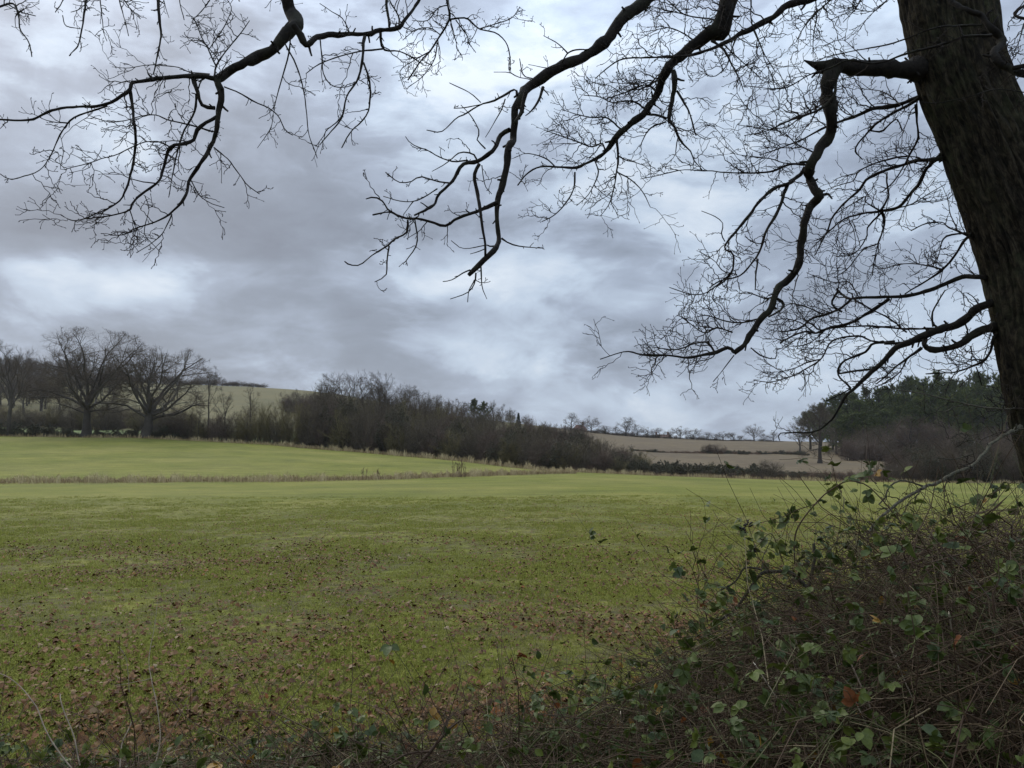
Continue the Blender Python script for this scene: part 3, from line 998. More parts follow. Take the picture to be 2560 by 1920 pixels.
plant(oakM[1], 'bare_tree', 'upright bare tree right of the highest oak over the thicket', 'tree', 955, 124, 928, 150, rz=1.1)
plant(oakM[0], 'bare_tree', 'spreading bare tree at the shoulder of the thicket', 'tree', 1003, 130, 948, 150, rz=2.4)
plant(oakM[3], 'bare_tree', 'bare tree low on the thicket shoulder before the firs', 'tree', 1050, 150, 968, 110, rz=0.2)
for k_, (px, top) in enumerate(((1090, 984), (1118, 996), (1142, 996), (1165, 1002), (1235, 1000), (1258, 1010), (1282, 1022), (1318, 1038))):
    plant(far_tree[k_ % 3], 'bare_tree', 'grey bare tree in the hilltop wood behind the thicket', 'tree', px, 200 + 8 * (k_ % 3), top, 62, group='bare trees of the hilltop wood')
for k_, (px, top, w) in enumerate(((1186, 1008, 44), (1209, 1012, 40))):
    plant(pines[k_ % 3], 'pine_tree', 'dark pine in the hilltop wood behind the thicket', 'tree', px, 205, top, w, group='pines in the hilltop wood')
plant(fir, 'fir_tree', 'small dark fir alone at the wood edge on the skyline', 'tree', 1296, 205, 1034, 16)
for k_, px in enumerate(range(1325, 1470, 14)):
    plant(far_bush[k_ % 2], 'skyline_bush', 'low bush on the skyline right of the small fir', 'shrub', px, 210, 1050 + (px - 1325) * 0.13 + rng.normal() * 3, 34, group='bushes on the skyline right of the fir')
for k_, (px, top) in enumerate(((722, 974), (748, 972), (775, 978), (798, 984), (760, 1000), (790, 1000))):
    plant(far_bush[k_ % 2], 'hill_bush', 'dark rounded bush on the grass hill left of the thicket', 'shrub', px, 230, top, 58, group='bushes on the grass hill')

# --- the wood on the left hill
for k_ in range(190):
    px = -110 + 670 * rng.random()
    D = 205 + 200 * rng.random()
    if px > 300 and D < 345 + 0.08 * (px - 300) or (px > 180 and D < 250):
        continue
    plant(far_tree[k_ % 3], 'woodland_tree', 'grey bare tree in the wood on the left hill', 'tree', px, D, None, None, 7.5 + 3.5 * rng.random() - (3.0 if px > 300 else 0), group='bare trees of the left hill wood')
for k_, px in enumerate(range(300, 690, 13)):
    if rng.random() < 0.25 or (px > 600 and rng.random() < 0.5):
        continue
    top = np.interp(px, [300, 480, 560, 620, 690], [936, 944, 951, 958, 964]) + rng.normal() * 4.5
    plant(far_bush[k_ % 2], 'ridge_bush', 'small dark bush on the crest of the left hill', 'shrub', px, 392, top, 36, group='bushes on the left hill crest')

# --- trees on the right skyline
RID = [(1427, 1030, 46, 0), (1455, 1050, 34, 1), (1477, 1040, 50, 2), (1512, 1062, 46, 1), (1540, 1066, 34, 1), (1564, 1041, 62, 0), (1592, 1058, 44, 1), (1618, 1068, 46, 2), (1648, 1068, 40, 0),
       (1672, 1078, 40, 1), (1700, 1065, 56, 2), (1734, 1071, 54, 1), (1766, 1079, 44, 0), (1786, 1084, 36, 1), (1806, 1078, 46, 2), (1834, 1080, 46, 0), (1852, 1088, 30, 1), (1884, 1060, 52, 2), (1908, 1082, 26, 1), (1932, 1078, 40, 0), (1998, 1040, 70, 1)]
for k_, (px, top, w, t) in enumerate(RID):
    lab = 'grey bare tree in the row on the right skyline'
    grp = 'trees on the right skyline'
    if px == 1564:
        lab, grp = 'largest dark oak on the right skyline, above the stubble', None
    if px == 1884:
        lab, grp = 'bare oak alone on the skyline nearest the pine wood', None
    if px == 1998:
        lab, grp = 'bare tree at the left end of the pine wood', None
    if px == 1427:
        lab, grp = 'leftmost bare tree of the right skyline row', None
    plant(far_tree[t], 'bare_tree', lab, 'tree', px, 318 if px < 1950 else 215, top, w * 1.2, group=grp)
for k_, px in enumerate(list(range(1418, 1640, 12)) + list(range(1640, 1880, 14)) + [1905, 1925, 1945]):
    top = np.interp(px, [1418, 1500, 1600, 1700, 1800, 1950], [1066, 1074, 1083, 1090, 1095, 1098]) + rng.normal() * 3.5
    plant(far_bush[k_ % 2], 'skyline_bush', 'low hedge bush along the right skyline under the trees', 'shrub', px, 316 + rng.random() * 6, top, 28, group='hedge bushes along the right skyline')

# --- hedge inside the stubble field
for k_, px in enumerate(range(1585, 2010, 15)):
    if 1650 < px < 1740:
        continue
    plant((thorn + bracken)[k_ % 3], 'field_hedge_bush', 'low dark bush in the hedge line across the stubble', 'shrub', px, 200 + rng.normal() * 1.5, 1123 + (px - 1600) * 0.008 + rng.normal() * 1.5, 30, group='low hedge across the stubble')
for k_, px in enumerate(range(1600, 1760, 14)):
    plant(bracken[0], 'bracken_clump', 'rusty bracken in the hedge line across the stubble', 'bracken', px, 199, 1126 + rng.normal() * 1.0, 24, group='bracken across the stubble')
plant(scrub[2], 'field_bush', 'rounded bare bush standing in the stubble hedge line', 'shrub', 1788, 200, 1107, 52)
plant(scrub[0], 'field_bush', 'wispy bare bush left of the rounded one in the stubble', 'shrub', 1764, 201, 1108, 30)

# --- the hedge along the right side of the near field
for k_, (px, top) in enumerate(((1580, 1140), (1608, 1150), (1636, 1150), (1664, 1147), (1692, 1146), (1720, 1150), (1748, 1153), (1776, 1157), (1804, 1156), (1832, 1158), (1860, 1160), (1886, 1156), (1950, 1168), (1978, 1172))):
    for row in (0, 1):
        plant(thorn[(k_ + row) % 2], 'bramble_hedge_bush', '%s row olive bramble bush in the stubble hedge' % ('front', 'back')[row], 'shrub', px + row * 12, 88.5 + row * 2.2, top + (8 if row == 0 else 0) + rng.normal() * 2, 66, group='%s row of the bramble hedge before the stubble' % ('front', 'back')[row])
plant(scrub[3], 'hedge_bush', 'twiggy bush standing proud of the low bramble hedge', 'shrub', 1920, 88.5, 1149, 76)
for k_, px in enumerate(range(1440, 2240, 15)):
    plant(bracken[k_ % 2], 'bracken_clump', 'dead brown bracken at the right hedge foot, %s half' % ('left' if px < 1840 else 'right'), 'bracken', px + rng.normal() * 3, 87.0 + rng.random() * 0.8, np.interp(px, [1440, 1600, 1900, 2240], [1158, 1172, 1178, 1180]) + rng.normal() * 4, 42, group='bracken at the foot of the right hedge')
for k_, px in enumerate(range(1980, 2240, 16)):
    plant(bracken[0], 'bracken_clump', 'reddish dead bracken before the lone stubble oak', 'bracken', px, 89 + rng.random() * 2, 1176 + rng.normal() * 3, 46, group='reddish bracken before the lone oak')

# --- lone oak, brown copse and pine wood on the right
plant(oakR, 'bare_oak', 'lone wide bare oak in the stubble before the pine wood', 'tree', 2046, 146, 1006, 142, rz=0.5)
PT = [(2020, 1046), (2050, 1020), (2078, 1010), (2105, 1002), (2135, 999), (2165, 993), (2195, 992), (2225, 988), (2255, 984), (2285, 972), (2315, 962), (2345, 960), (2375, 966), (2405, 970), (2435, 964), (2465, 966), (2495, 962), (2525, 966), (2555, 962), (2590, 960), (2630, 965)]
for row, (D, dy) in enumerate(((232, -2), (212, 22), (192, 48))):
    for k_, (px, top) in enumerate(PT):
        if row and px < 2060:
            continue
        plant(pines[(k_ + row) % 3], 'pine_tree', ('tall green pine in the back row of the right wood', 'green pine in the middle of the right wood', 'green pine in the front row of the right wood')[row], 'tree',
              px + row * 11 + rng.normal() * 4, D + rng.normal() * 4, top + dy + rng.normal() * 3.5, 84 + rng.normal() * 6, group=('back row of pines', 'middle row of pines', 'front row of pines')[row])
for k_, (px, top, D, w) in enumerate(((2150, 1068, 178, 90), (2190, 1062, 172, 90), (2235, 1046, 165, 100), (2272, 1034, 160, 120), (2315, 1042, 160, 110), (2362, 1058, 155, 100), (2408, 1062, 150, 100), (2455, 1060, 150, 100), (2505, 1064, 150, 100), (2555, 1062, 150, 100), (2600, 1060, 150, 100))):
    plant(oakM[k_ % 4] if k_ % 2 else scrub[2], 'copse_tree', 'brown bare tree of the copse in front of the pine wood', 'tree', px, D, top, w, group='brown copse before the pines')
for k_, px in enumerate(range(2120, 2660, 22)):
    plant(scrub[(2, 0, 3)[k_ % 3]], 'copse_shrub', 'bare shrub under the brown copse before the pines', 'shrub', px, 160 + rng.random() * 20, 1095 + rng.normal() * 6, 64, group='shrubs under the brown copse')
for k_, (px, top) in enumerate(((2215, 1150), (2238, 1122), (2262, 1108), (2290, 1098), (2320, 1092), (2350, 1086), (2380, 1082), (2410, 1080), (2440, 1080), (2470, 1078), (2500, 1076), (2535, 1076), (2570, 1074), (2610, 1074))):
    for row in (0, 1):
        plant(scrub[(4, 0, 2, 3)[(k_ + row) % 4]], 'field_edge_shrub', '%s row dark shrub at the right field edge' % ('front', 'back')[row], 'shrub', px + row * 10, 88 + row * 6, top + (34 if row == 0 else 0) + rng.normal() * 4, 86, group='%s row of dark shrubs at the right field edge' % ('front', 'back')[row])

# ------------------------------------------------------------------ strips of dead grass
def blades(g, base, h, w, lean, rg, rnd):
    """thin bent blades: base (M,3), two segments each"""
    M = len(base)
    az = rg.random(M) * 6.283
    d = np.stack((np.cos(az), np.sin(az), np.zeros(M)), -1)
    sd = np.stack((-np.sin(az + rg.normal(size=M)), np.cos(az), np.zeros(M)), -1)
    h = np.broadcast_to(np.asarray(h, float), (M,))[:, None]
    w = np.broadcast_to(np.asarray(w, float), (M,))[:, None]
    ln = (lean * rg.random(M))[:, None]
    up = np.array((0, 0, 1.0))
    m = base + up * h * 0.6 + d * h * 0.25 * ln
    t = base + up * h * (1 - 0.35 * ln) + d * h * 0.9 * ln
    v = np.stack((base - sd * w, base + sd * w, m + sd * w * 0.8, m - sd * w * 0.8, t), 1)
    i = np.arange(M)[:, None] * 5
    g.add(v.reshape(-1, 3), i + (0, 1, 2, 3), i + (3, 2, 4), np.repeat(rnd, 5))


def grass_strip(name, label, path, n, width, hr, w, mat, seed, kind='stuff'):
    rg = np.random.default_rng(seed)
    path = np.array(path, float)
    s = rg.random(n)
    clump = vnoise(np.stack((s * 160, s * 0, s * 0), -1))
    px = np.interp(s, np.linspace(0, 1, len(path)), path[:, 0])
    D = np.interp(s, np.linspace(0, 1, len(path)), path[:, 1])
    wd = np.interp(s, np.linspace(0, 1, len(path)), path[:, 2]) if path.shape[1] > 2 else 1.0
    off = rg.normal(size=n) * 0.42 * width * wd
    D = D + off
    x = (px - 1280) / F * D
    z = height(x, D)
    clump2 = vnoise(np.stack((s * 700, off * 1.2, s * 0 + 4), -1))
    h = (hr[0] + (hr[1] - hr[0]) * rg.random(n) ** 1.6) * (0.30 + 0.9 * clump + 0.6 * clump2) * (0.6 + 0.4 * wd)
    g = Geo()
    blades(g, np.stack((x, D, z - 0.02), -1), h, w, 1.0, rg, np.clip(0.55 * rg.random(n) + 0.6 * (clump - 0.2), 0, 1))
    o = obj(name, g.mesh(name, mat, False))
    tag(o, label, 'grass', None, kind)
    return o


grass_strip('dead_grass_strip', 'pale strip of uncut dead grass crossing the green field', [(-700, 62, 1), (0, 62, 1), (340, 62, 1), (700, 63, 1), (1000, 66, 1), (1200, 70.5, 1.1), (1330, 75, 0.8), (1440, 79.5, 0.4)],
            30000, 2.2, (0.08, 0.62), 0.014, M_straw, 201)
grass_strip('dead_grass_fringe', 'straw coloured grass fringe along the right hedge foot', [(1340, 85, 1), (1450, 84, 1), (1600, 85.2, 1), (1900, 85.2, 1), (2150, 85.4, 0.9), (2560, 85.5, 0.5), (2900, 85.5, .5)], 13000, 1.0, (0.12, 0.55), 0.016, M_straw, 202)
grass_strip('dead_grass_edge', 'thin dry grass along the foot of the dark thicket', [(-200, 111.2, 0.4), (340, 110.8, 0.4), (700, 107.2, 0.5), (850, 103.5, 0.6), (1100, 97, 0.9), (1340, 85.8, 1.1)], 9000, 1.3, (0.2, 0.9), 0.022, M_straw, 203)
for k_, (px, H) in enumerate(((1133, 1.35), (1148, 1.2), (1157, 1.5), (1163, 1.3), (1140, 0.9), (915, 1.0), (948, 0.8))):
    b = ground_pt(px, 67.5 if px > 1000 else 64.5)
    g = Geo()
    st = np.repeat(b[None], 3, 0) + rng.normal(size=(3, 3)) * (0.15, 0.15, 0)
    p1, r1 = grow(st, rng.normal(size=(3, 3)) * 0.12 + (0, 0, 1), H * (0.8 + 0.3 * rng.random(3)), 0.018, 0.010, 5, 0.06)
    tubes(g, p1, r1, 4, rng.random(3))
    s, d, t, r, PL = spawn(p1, r1, 6, 0.5, 1.0, 0.3, 0.7)
    p2, r2 = grow(s, d, np.full(len(s), 0.22), 0.012, 0.012, 2, 0.1)
    tubes(g, p2, r2, 3, rng.random(len(s)))
    for v in g.v:
        v -= b.astype(np.float32)
    o = obj('dock_stalk', g.mesh('dock_stalk', M_twig_red))
    o.location = b
    tag(o, 'dark dead dock stalks standing in the dead grass strip', 'weed', 'dead dock stalks')

# ------------------------------------------------------------------ small things on the skyline
def box(g, c, s, rnd=0.0):
    c, s = np.array(c, float), np.array(s, float) / 2
    v = np.array([[x, y, z] for x in (-1, 1) for y in (-1, 1) for z in (-1, 1)]) * s + c
    g.add(v, [(0, 1, 3, 2), (4, 6, 7, 5), (0, 4, 5, 1), (2, 3, 7, 6), (0, 2, 6, 4), (1, 5, 7, 3)], None, rnd)


M_brick = ramp_mat('brick', [(0, (0.20, 0.10, 0.075)), (1, (0.24, 0.13, 0.09))], 0.9, 3.0, 0.2)
M_roof = ramp_mat('roof_tile', [(0, (0.115, 0.062, 0.050)), (1, (0.14, 0.08, 0.06))], 0.9, 4.0, 0.3)
M_glass = ramp_mat('window_glass', [(0, (0.03, 0.035, 0.04)), (1, (0.04, 0.045, 0.05))], 0.1, spec=0.5)
M_post = ramp_mat('pale_post', [(0, (0.34, 0.30, 0.24)), (1, (0.46, 0.42, 0.34))], 0.85)


def house(px, D, top, w, label, chim):
    zt = zat(top, D)
    x = (px - 1280) / F * D
    zb = float(height(np.array([x]), np.array([D]))[0])
    eav = zt - 2.4
    t = thing('house', label, 'house', (x, D, zb), 0.12)
    hw = w / 2
    g = Geo()
    box(g, (0, 0, (eav - zb) / 2 - 0.1), (w, 6, eav - zb + 0.2))
    obj('wall', g.mesh('wall', M_brick, False), t)
    g = Geo()
    z0, z1 = eav - zb, zt - zb
    g.add([(-hw - .3, -3.4, z0 - .15), (hw + .3, -3.4, z0 - .15), (hw + .3, 3.4, z0 - .15), (-hw - .3, 3.4, z0 - .15), (-hw + 1.2, 0, z1), (hw - 1.2, 0, z1)],
          [(0, 1, 5, 4), (2, 3, 4, 5), (3, 2, 1, 0)], [(1, 2, 5), (3, 0, 4)])
    rf = obj('roof', g.mesh('roof', M_roof, False), t)
    for cx in chim:
        g = Geo()
        box(g, (cx, 0, z1 + 0.25), (0.8, 0.6, 1.7))
        box(g, (cx, 0, z1 + 1.15), (0.95, 0.75, 0.14))
        obj('chimney', g.mesh('chimney', M_brick, False), rf)
    for wx in (-0.28, 0.05, 0.3):
        g = Geo()
        box(g, (wx * w, -3.02, z0 - 1.2), (1.0, 0.08, 1.1))
        obj('window', g.mesh('window', M_glass, False), t)


house(1656, 372, 1086, 9, 'far brick house with two chimneys behind skyline hedge bushes', (-3.2, 2.6))
house(1449, 372, 1062, 6, 'far house with low reddish roof behind the leftmost skyline trees', (1.6,))
gp = Geo()
box(gp, (0, 0, 0.6), (0.16, 0.16, 1.5))
me_post = gp.mesh('fence_post', M_post, False)
for px in list(range(1586, 1700, 7)) + list(range(1703, 1850, 11)):
    b = ground_pt(px + rng.normal(), 326 + rng.normal())
    o = obj('fence_post', me_post)
    o.location = b
    o.scale = (1, 1, 0.8 + 0.4 * rng.random())
    tag(o, 'short pale post in the row along the skyline hedge', 'post', 'pale posts along the skyline hedge')

# ------------------------------------------------------------------ the oak at the right with its overhanging limbs
VS = 2560 / 2212
TR = [(-1050, 1745, 1880), (-700, 1800, 1975), (-300, 1878, 2082), (0, 1938, 2153), (110, 1960, 2168), (210, 1985, 2200), (330, 2030, 2262), (440, 2066, 2312), (560, 2106, 2372), (680, 2132, 2412),
      (800, 2150, 2440), (900, 2168, 2465), (980, 2187, 2490), (1080, 2208, 2520), (1250, 2226, 2570), (1400, 2232, 2610), (1500, 2222, 2660)]
TD = 5.6
oak = thing('oak_tree', 'big leaning oak at the right edge with limbs overhanging the field', 'tree', tuple(P(2440 * VS, 1464 * VS, TD) * (1, 1, 0)))
oak_o = np.array(oak.location)


def oak_part(name, g, mat, parent=None, kind=None, smooth=True):
    """meshes are written in world metres, shifted to the tree's base"""
    for v in g.v:
        v -= oak_o.astype(np.float32)
    o = obj(name, g.mesh(name, mat, smooth), parent if parent is not None else oak)
    if kind:
        o['kind'] = kind
    return o


def build_trunk():
    ctr, rad = [], []
    for y, l, r in TR:
        c = P((l + r) / 2 * VS, y * VS, TD)
        ctr.append(c)
        rad.append((r - l) / 2 * VS * mpp(c) * math.cos(math.atan2(c[0], c[1])) - 0.004)
    ctr, rad = np.array(ctr), np.array(rad)
    n, s = 420, 170
    zs = ctr[:, 2]
    o = np.argsort(zs)
    zz = np.linspace(-0.15, zs.max(), n)
    cx = np.interp(zz, zs[o], ctr[o, 0])
    rr = np.interp(zz, zs[o], rad[o])
    for _ in range(30):
        cx[1:-1] = 0.25 * cx[:-2] + 0.5 * cx[1:-1] + 0.25 * cx[2:]
        rr[1:-1] = 0.25 * rr[:-2] + 0.5 * rr[1:-1] + 0.25 * rr[2:]
    an = np.arange(s) / s * 2 * math.pi
    C, A = np.meshgrid(np.arange(n), an, indexing='ij')
    r = rr[C]
    hz = zz[C]
    q = np.stack((np.cos(A), np.sin(A), hz * 0.35), -1)
    lob = fbm(q * 1.7, 3) - 0.5
    # bark plates: vertical ridges that fork and join
    wq = np.stack((np.cos(A) * 9, np.sin(A) * 9, hz * 1.9), -1)
    warp = (fbm(wq * 0.5, 3) - 0.5)
    b1 = np.abs(fbm(np.stack((np.cos(A + warp * 0.25) * 11, np.sin(A + warp * 0.25) * 11, hz * 1.6), -1), 3) - 0.5) * 4
    b1 = np.clip(b1, 0, 1)
    b2 = vnoise(np.stack((np.cos(A) * 24, np.sin(A) * 24, hz * 9), -1)) - 0.5
    rad2 = r * (1 + 0.07 * lob) - 0.042 * (1 - b1) ** 1.6 + 0.012 * b2 + 0.008
    V = np.stack((cx[C] + rad2 * np.cos(A), TD + rad2 * np.sin(A) + 0.0 * hz, hz), -1)
    idx = np.arange(n * s).reshape(n, s)
    a, b = idx[:-1], idx[1:]
    qd = np.stack((a, np.roll(a, -1, 1), np.roll(b, -1, 1), b), -1).reshape(-1, 4)
    g = Geo()
    g.add(V.reshape(-1, 3), qd)
    o = oak_part('trunk', g, M_bark)
    bc = np.stack((np.cos(A) * 0.45, np.sin(A) * 0.45, hz), -1).astype(np.float32)
    o.data.attributes.new('bark', 'FLOAT_VECTOR', 'POINT').data.foreach_set('vector', bc.ravel())


build_trunk()
Z1 = (0, 0, 860 / 2038)
Z2 = (800, 0, 860 / 1877)
Z3 = (1600, 0, 960 / 2212)
Z4 = (1500, 500, 1060 / 2212)
Z5 = (2200, 0, 360 / 995)
Z8 = (1900, 880, 660 / 2212)
S0 = (0, 0, 1.0)

# every entry: frame of the tracing, points, width at start and end (in that frame's pixels), distance at start and end, twigs per metre, twig length
BR = {}


def br(main, *subs):
    BR[len(BR)] = (main,) + subs


A = lambda z, pts, w0, w1, d0, d1, tw=7, tl=0.16: (z, pts, w0, w1, d0, d1, tw, tl)
# limb hanging in at the top left
br(A(S0, [(2130, -1000), (1700, -900), (1250, -720), (900, -420), (740, -180), (714, -25), (728, 30), (736, 63), (717, 84), (684, 118), (641, 139), (599, 162), (565, 181), (546, 203)], [60, 56, 50, 42, 34, 31, 31, 31, 27, 25, 24, 23, 22, 22], 21, 5.6, 5.0, 1.5, 0.2),
   A(Z1, [(1290, 475), (1200, 460), (1050, 462), (900, 470), (790, 490), (765, 540), (640, 620), (480, 640), (320, 655), (190, 710), (0, 708), (-160, 700)], 34, 10, 5.0, 4.8, 7),
   A(Z1, [(770, 530), (790, 650), (795, 750), (795, 880), (770, 1050), (745, 1130), (700, 1200), (570, 1265), (490, 1300), (420, 1300), (360, 1270)], 22, 5, 4.9, 4.8, 8),
   A(Z1, [(640, 630), (530, 665), (430, 710), (360, 790), (300, 920), (230, 1010), (130, 1050), (60, 1065), (0, 1030)], 14, 5, 4.9, 4.7, 8),
   A(Z1, [(1300, 480), (1305, 560), (1285, 680), (1280, 780), (1255, 870), (1190, 960), (1130, 1060), (1090, 1180), (1020, 1260), (940, 1310), (850, 1340), (790, 1360), (740, 1390), (650, 1395)], 42, 5, 5.0, 4.8, 6),
   A(Z1, [(1275, 690), (1180, 760), (1140, 830), (1060, 860), (1000, 875), (970, 1000), (940, 1070), (860, 1140), (790, 1200), (760, 1250), (630, 1280), (480, 1300)], 28, 6, 5.0, 4.8, 7),
   A(Z1, [(1265, 640), (1190, 620), (1165, 540), (1145, 470)], 26, 22, 5.0, 5.0, 0),
   A(Z1, [(1160, 560), (1145, 680), (1080, 800), (1050, 900), (1030, 1000), (1000, 1170)], 16, 5, 5.0, 4.9, 6),
   A(Z1, [(1000, 870), (940, 840), (860, 840), (780, 870), (680, 920), (600, 940), (540, 960), (440, 985), (360, 1000), (375, 900), (360, 810)], 8, 4, 4.9, 4.7, 9),
   A(Z1, [(1020, 1270), (990, 1340), (950, 1400), (880, 1450), (805, 1495)], 10, 5, 4.8, 4.7, 8),
   A(Z1, [(770, 1250), (800, 1340), (815, 1400), (800, 1450), (740, 1430)], 6, 4, 4.8, 4.8, 9),
   A(Z1, [(860, 1160), (885, 1240), (860, 1340), (860, 1400), (940, 1485)], 6, 4, 4.8, 4.8, 8),
   A(Z1, [(1265, 875), (1350, 940), (1400, 1010), (1460, 1090), (1540, 1150)], 9, 5, 4.9, 4.7, 7),
   A(Z1, [(1130, 1070), (1180, 1150), (1240, 1200), (1330, 1230)], 7, 4, 4.8, 4.7, 8),
   A(Z1, [(1330, 515), (1420, 550), (1500, 600), (1590, 640), (1650, 690), (1690, 770), (1735, 800)], 9, 5, 5.0, 5.2, 6),
   A(Z1, [(1620, 680), (1600, 770), (1525, 880)], 5, 4, 5.1, 5.2, 4),
   A(Z1, [(1255, 780), (1150, 745), (1000, 710), (920, 685), (830, 690), (740, 715), (640, 720), (520, 680)], 11, 5, 5.0, 5.2, 7),
   A(Z1, [(990, -120), (945, -20), (945, 120), (955, 220), (935, 320), (905, 440)], 22, 9, 5.2, 4.98, 5),
   A(Z1, [(1720, 220), (1715, 300), (1690, 400), (1650, 540), (1620, 650)], 11, 5, 5.0, 5.1, 7),
   A(Z1, [(1690, 260), (1740, 360), (1790, 500), (1815, 650), (1830, 780), (1880, 940)], 9, 5, 5.0, 4.8, 1, 0.06),
   A(Z1, [(1275, 450), (1280, 390), (1350, 290), (1410, 220), (1480, 120)], 14, 5, 5.0, 5.3, 9),
   A(Z1, [(1280, 390), (1230, 290), (1180, 180), (1150, 110)], 9, 4, 5.0, 5.3, 11, 0.12),
   A(Z1, [(1245, 440), (1130, 430), (1040, 400), (900, 385), (760, 400), (660, 395)], 8, 4, 5.0, 5.3, 9, 0.12),
   A(Z1, [(1240, 290), (1290, 220), (1340, 130), (1370, 40), (1310, -40)], 8, 4, 5.2, 5.4, 12, 0.12),
   A(Z1, [(1140, 120), (1200, 60), (1240, 0), (1260, -60)], 7, 4, 5.3, 5.4, 12, 0.1),
   A(S0, [(736, 63), (755, 93), (768, 112), (793, 93), (827, 86), (860, 88), (905, 85), (951, 78), (997, 69), (1020, 41), (1043, 9), (1056, -14)], 18, 7, 5.0, 5.5, 5),
   A(Z2, [(240, 200), (235, 310), (210, 420), (150, 520), (120, 640), (60, 720), (0, 790)], 18, 5, 5.1, 4.9, 4),
   A(Z2, [(240, 340), (260, 400), (275, 500), (265, 600), (230, 660), (170, 720), (120, 810)], 12, 7, 5.1, 4.9, 8, 0.12),
   A(Z2, [(330, 175), (345, 265), (430, 280), (500, 310), (560, 350)], 14, 5, 5.1, 5.3, 9),
   A(Z2, [(345, 265), (230, 280), (120, 305), (0, 350), (-80, 400)], 11, 5, 5.1, 5.0, 7),
   A(Z2, [(0, 210), (10, 300), (20, 400), (70, 470), (160, 470), (220, 420)], 8, 5, 5.1, 5.0, 8),
   A(Z2, [(370, -60), (360, -20), (370, 80), (378, 150)], 14, 12, 5.3, 5.2, 3),
   A(Z2, [(430, 140), (430, 90), (390, 20), (370, -30)], 10, 6, 5.2, 5.3, 6),
   A(Z2, [(100, 190), (160, 190), (120, 100), (60, 60), (0, 20)], 7, 4, 5.1, 5.3, 9, 0.1))
# twigs from a higher limb along the top edge
br(A(S0, [(1700, -880), (1300, -760), (1100, -420), (1112, -120), (1116, -9), (1123, 46), (1102, 87), (1075, 128), (1047, 160), (1020, 201)], 30, 3, 5.7, 5.8, 10, 0.14),
   A(Z2, [(710, 105), (800, 100), (870, 155), (960, 180), (1020, 240), (1040, 330), (1035, 390)], 12, 4, 5.8, 6, 9, 0.13),
   A(Z2, [(740, 110), (800, 190), (815, 240), (850, 290)], 7, 4, 5.8, 5.9, 8, 0.1),
   A(Z2, [(710, 110), (745, 230), (745, 260), (775, 305)], 7, 4, 5.8, 5.8, 7, 0.1),
   A(Z2, [(870, 155), (960, 130), (1040, 100), (1090, 40)], 8, 4, 5.9, 6, 12, 0.12),
   A(Z2, [(700, 30), (640, 50), (590, 110), (500, 110)], 9, 4, 5.8, 5.9, 12, 0.12),
   A(Z2, [(660, 190), (600, 150), (520, 160), (450, 220)], 8, 4, 5.8, 5.9, 13, 0.12),
   A(Z2, [(600, 280), (520, 330), (440, 390), (460, 480)], 7, 4, 5.8, 5.9, 14, 0.12),
   A(Z2, [(640, 230), (620, 330), (560, 420), (480, 480)], 7, 4, 5.8, 5.9, 14, 0.12))
br(A(S0, [(1300, -760), (700, -500), (200, -250), (60, -80), (-30, 20), (30, 8), (46, 38), (51, 72), (72, 105), (80, 143)], 26, 2.5, 5.6, 5.0, 7, 0.12),
   A(Z1, [(40, 20), (130, 75), (210, 95)], 8, 5, 5.1, 5.0, 9, 0.1),
   A(S0, [(200, -250), (217, -50), (211, 34), (205, 72), (194, 114), (173, 139)], 12, 2, 5.4, 5.0, 7, 0.14),
   A(Z1, [(590, -80), (605, 140), (610, 180), (630, 240)], 8, 4, 5.2, 5.0, 11, 0.11),
   A(Z1, [(680, -80), (700, -20), (740, 120), (760, 210)], 8, 4, 5.2, 5.0, 12, 0.11),
   A(Z1, [(720, -20), (780, 60), (830, 110)], 7, 4, 5.2, 5.0, 12, 0.1),
   A(Z1, [(560, -40), (480, 50), (420, 70)], 7, 4, 5.2, 5.0, 12, 0.1),
   A(Z1, [(400, -60), (360, 20), (325, 70)], 9, 5, 5.2, 5.0, 9, 0.1),
   A(Z1, [(370, 90), (390, 150), (475, 170)], 7, 5, 5.1, 5.0, 6, 0.08),
   A(Z1, [(1060, -60), (1070, 30), (1090, 120)], 7, 5, 5.3, 5.2, 3, 0.06))
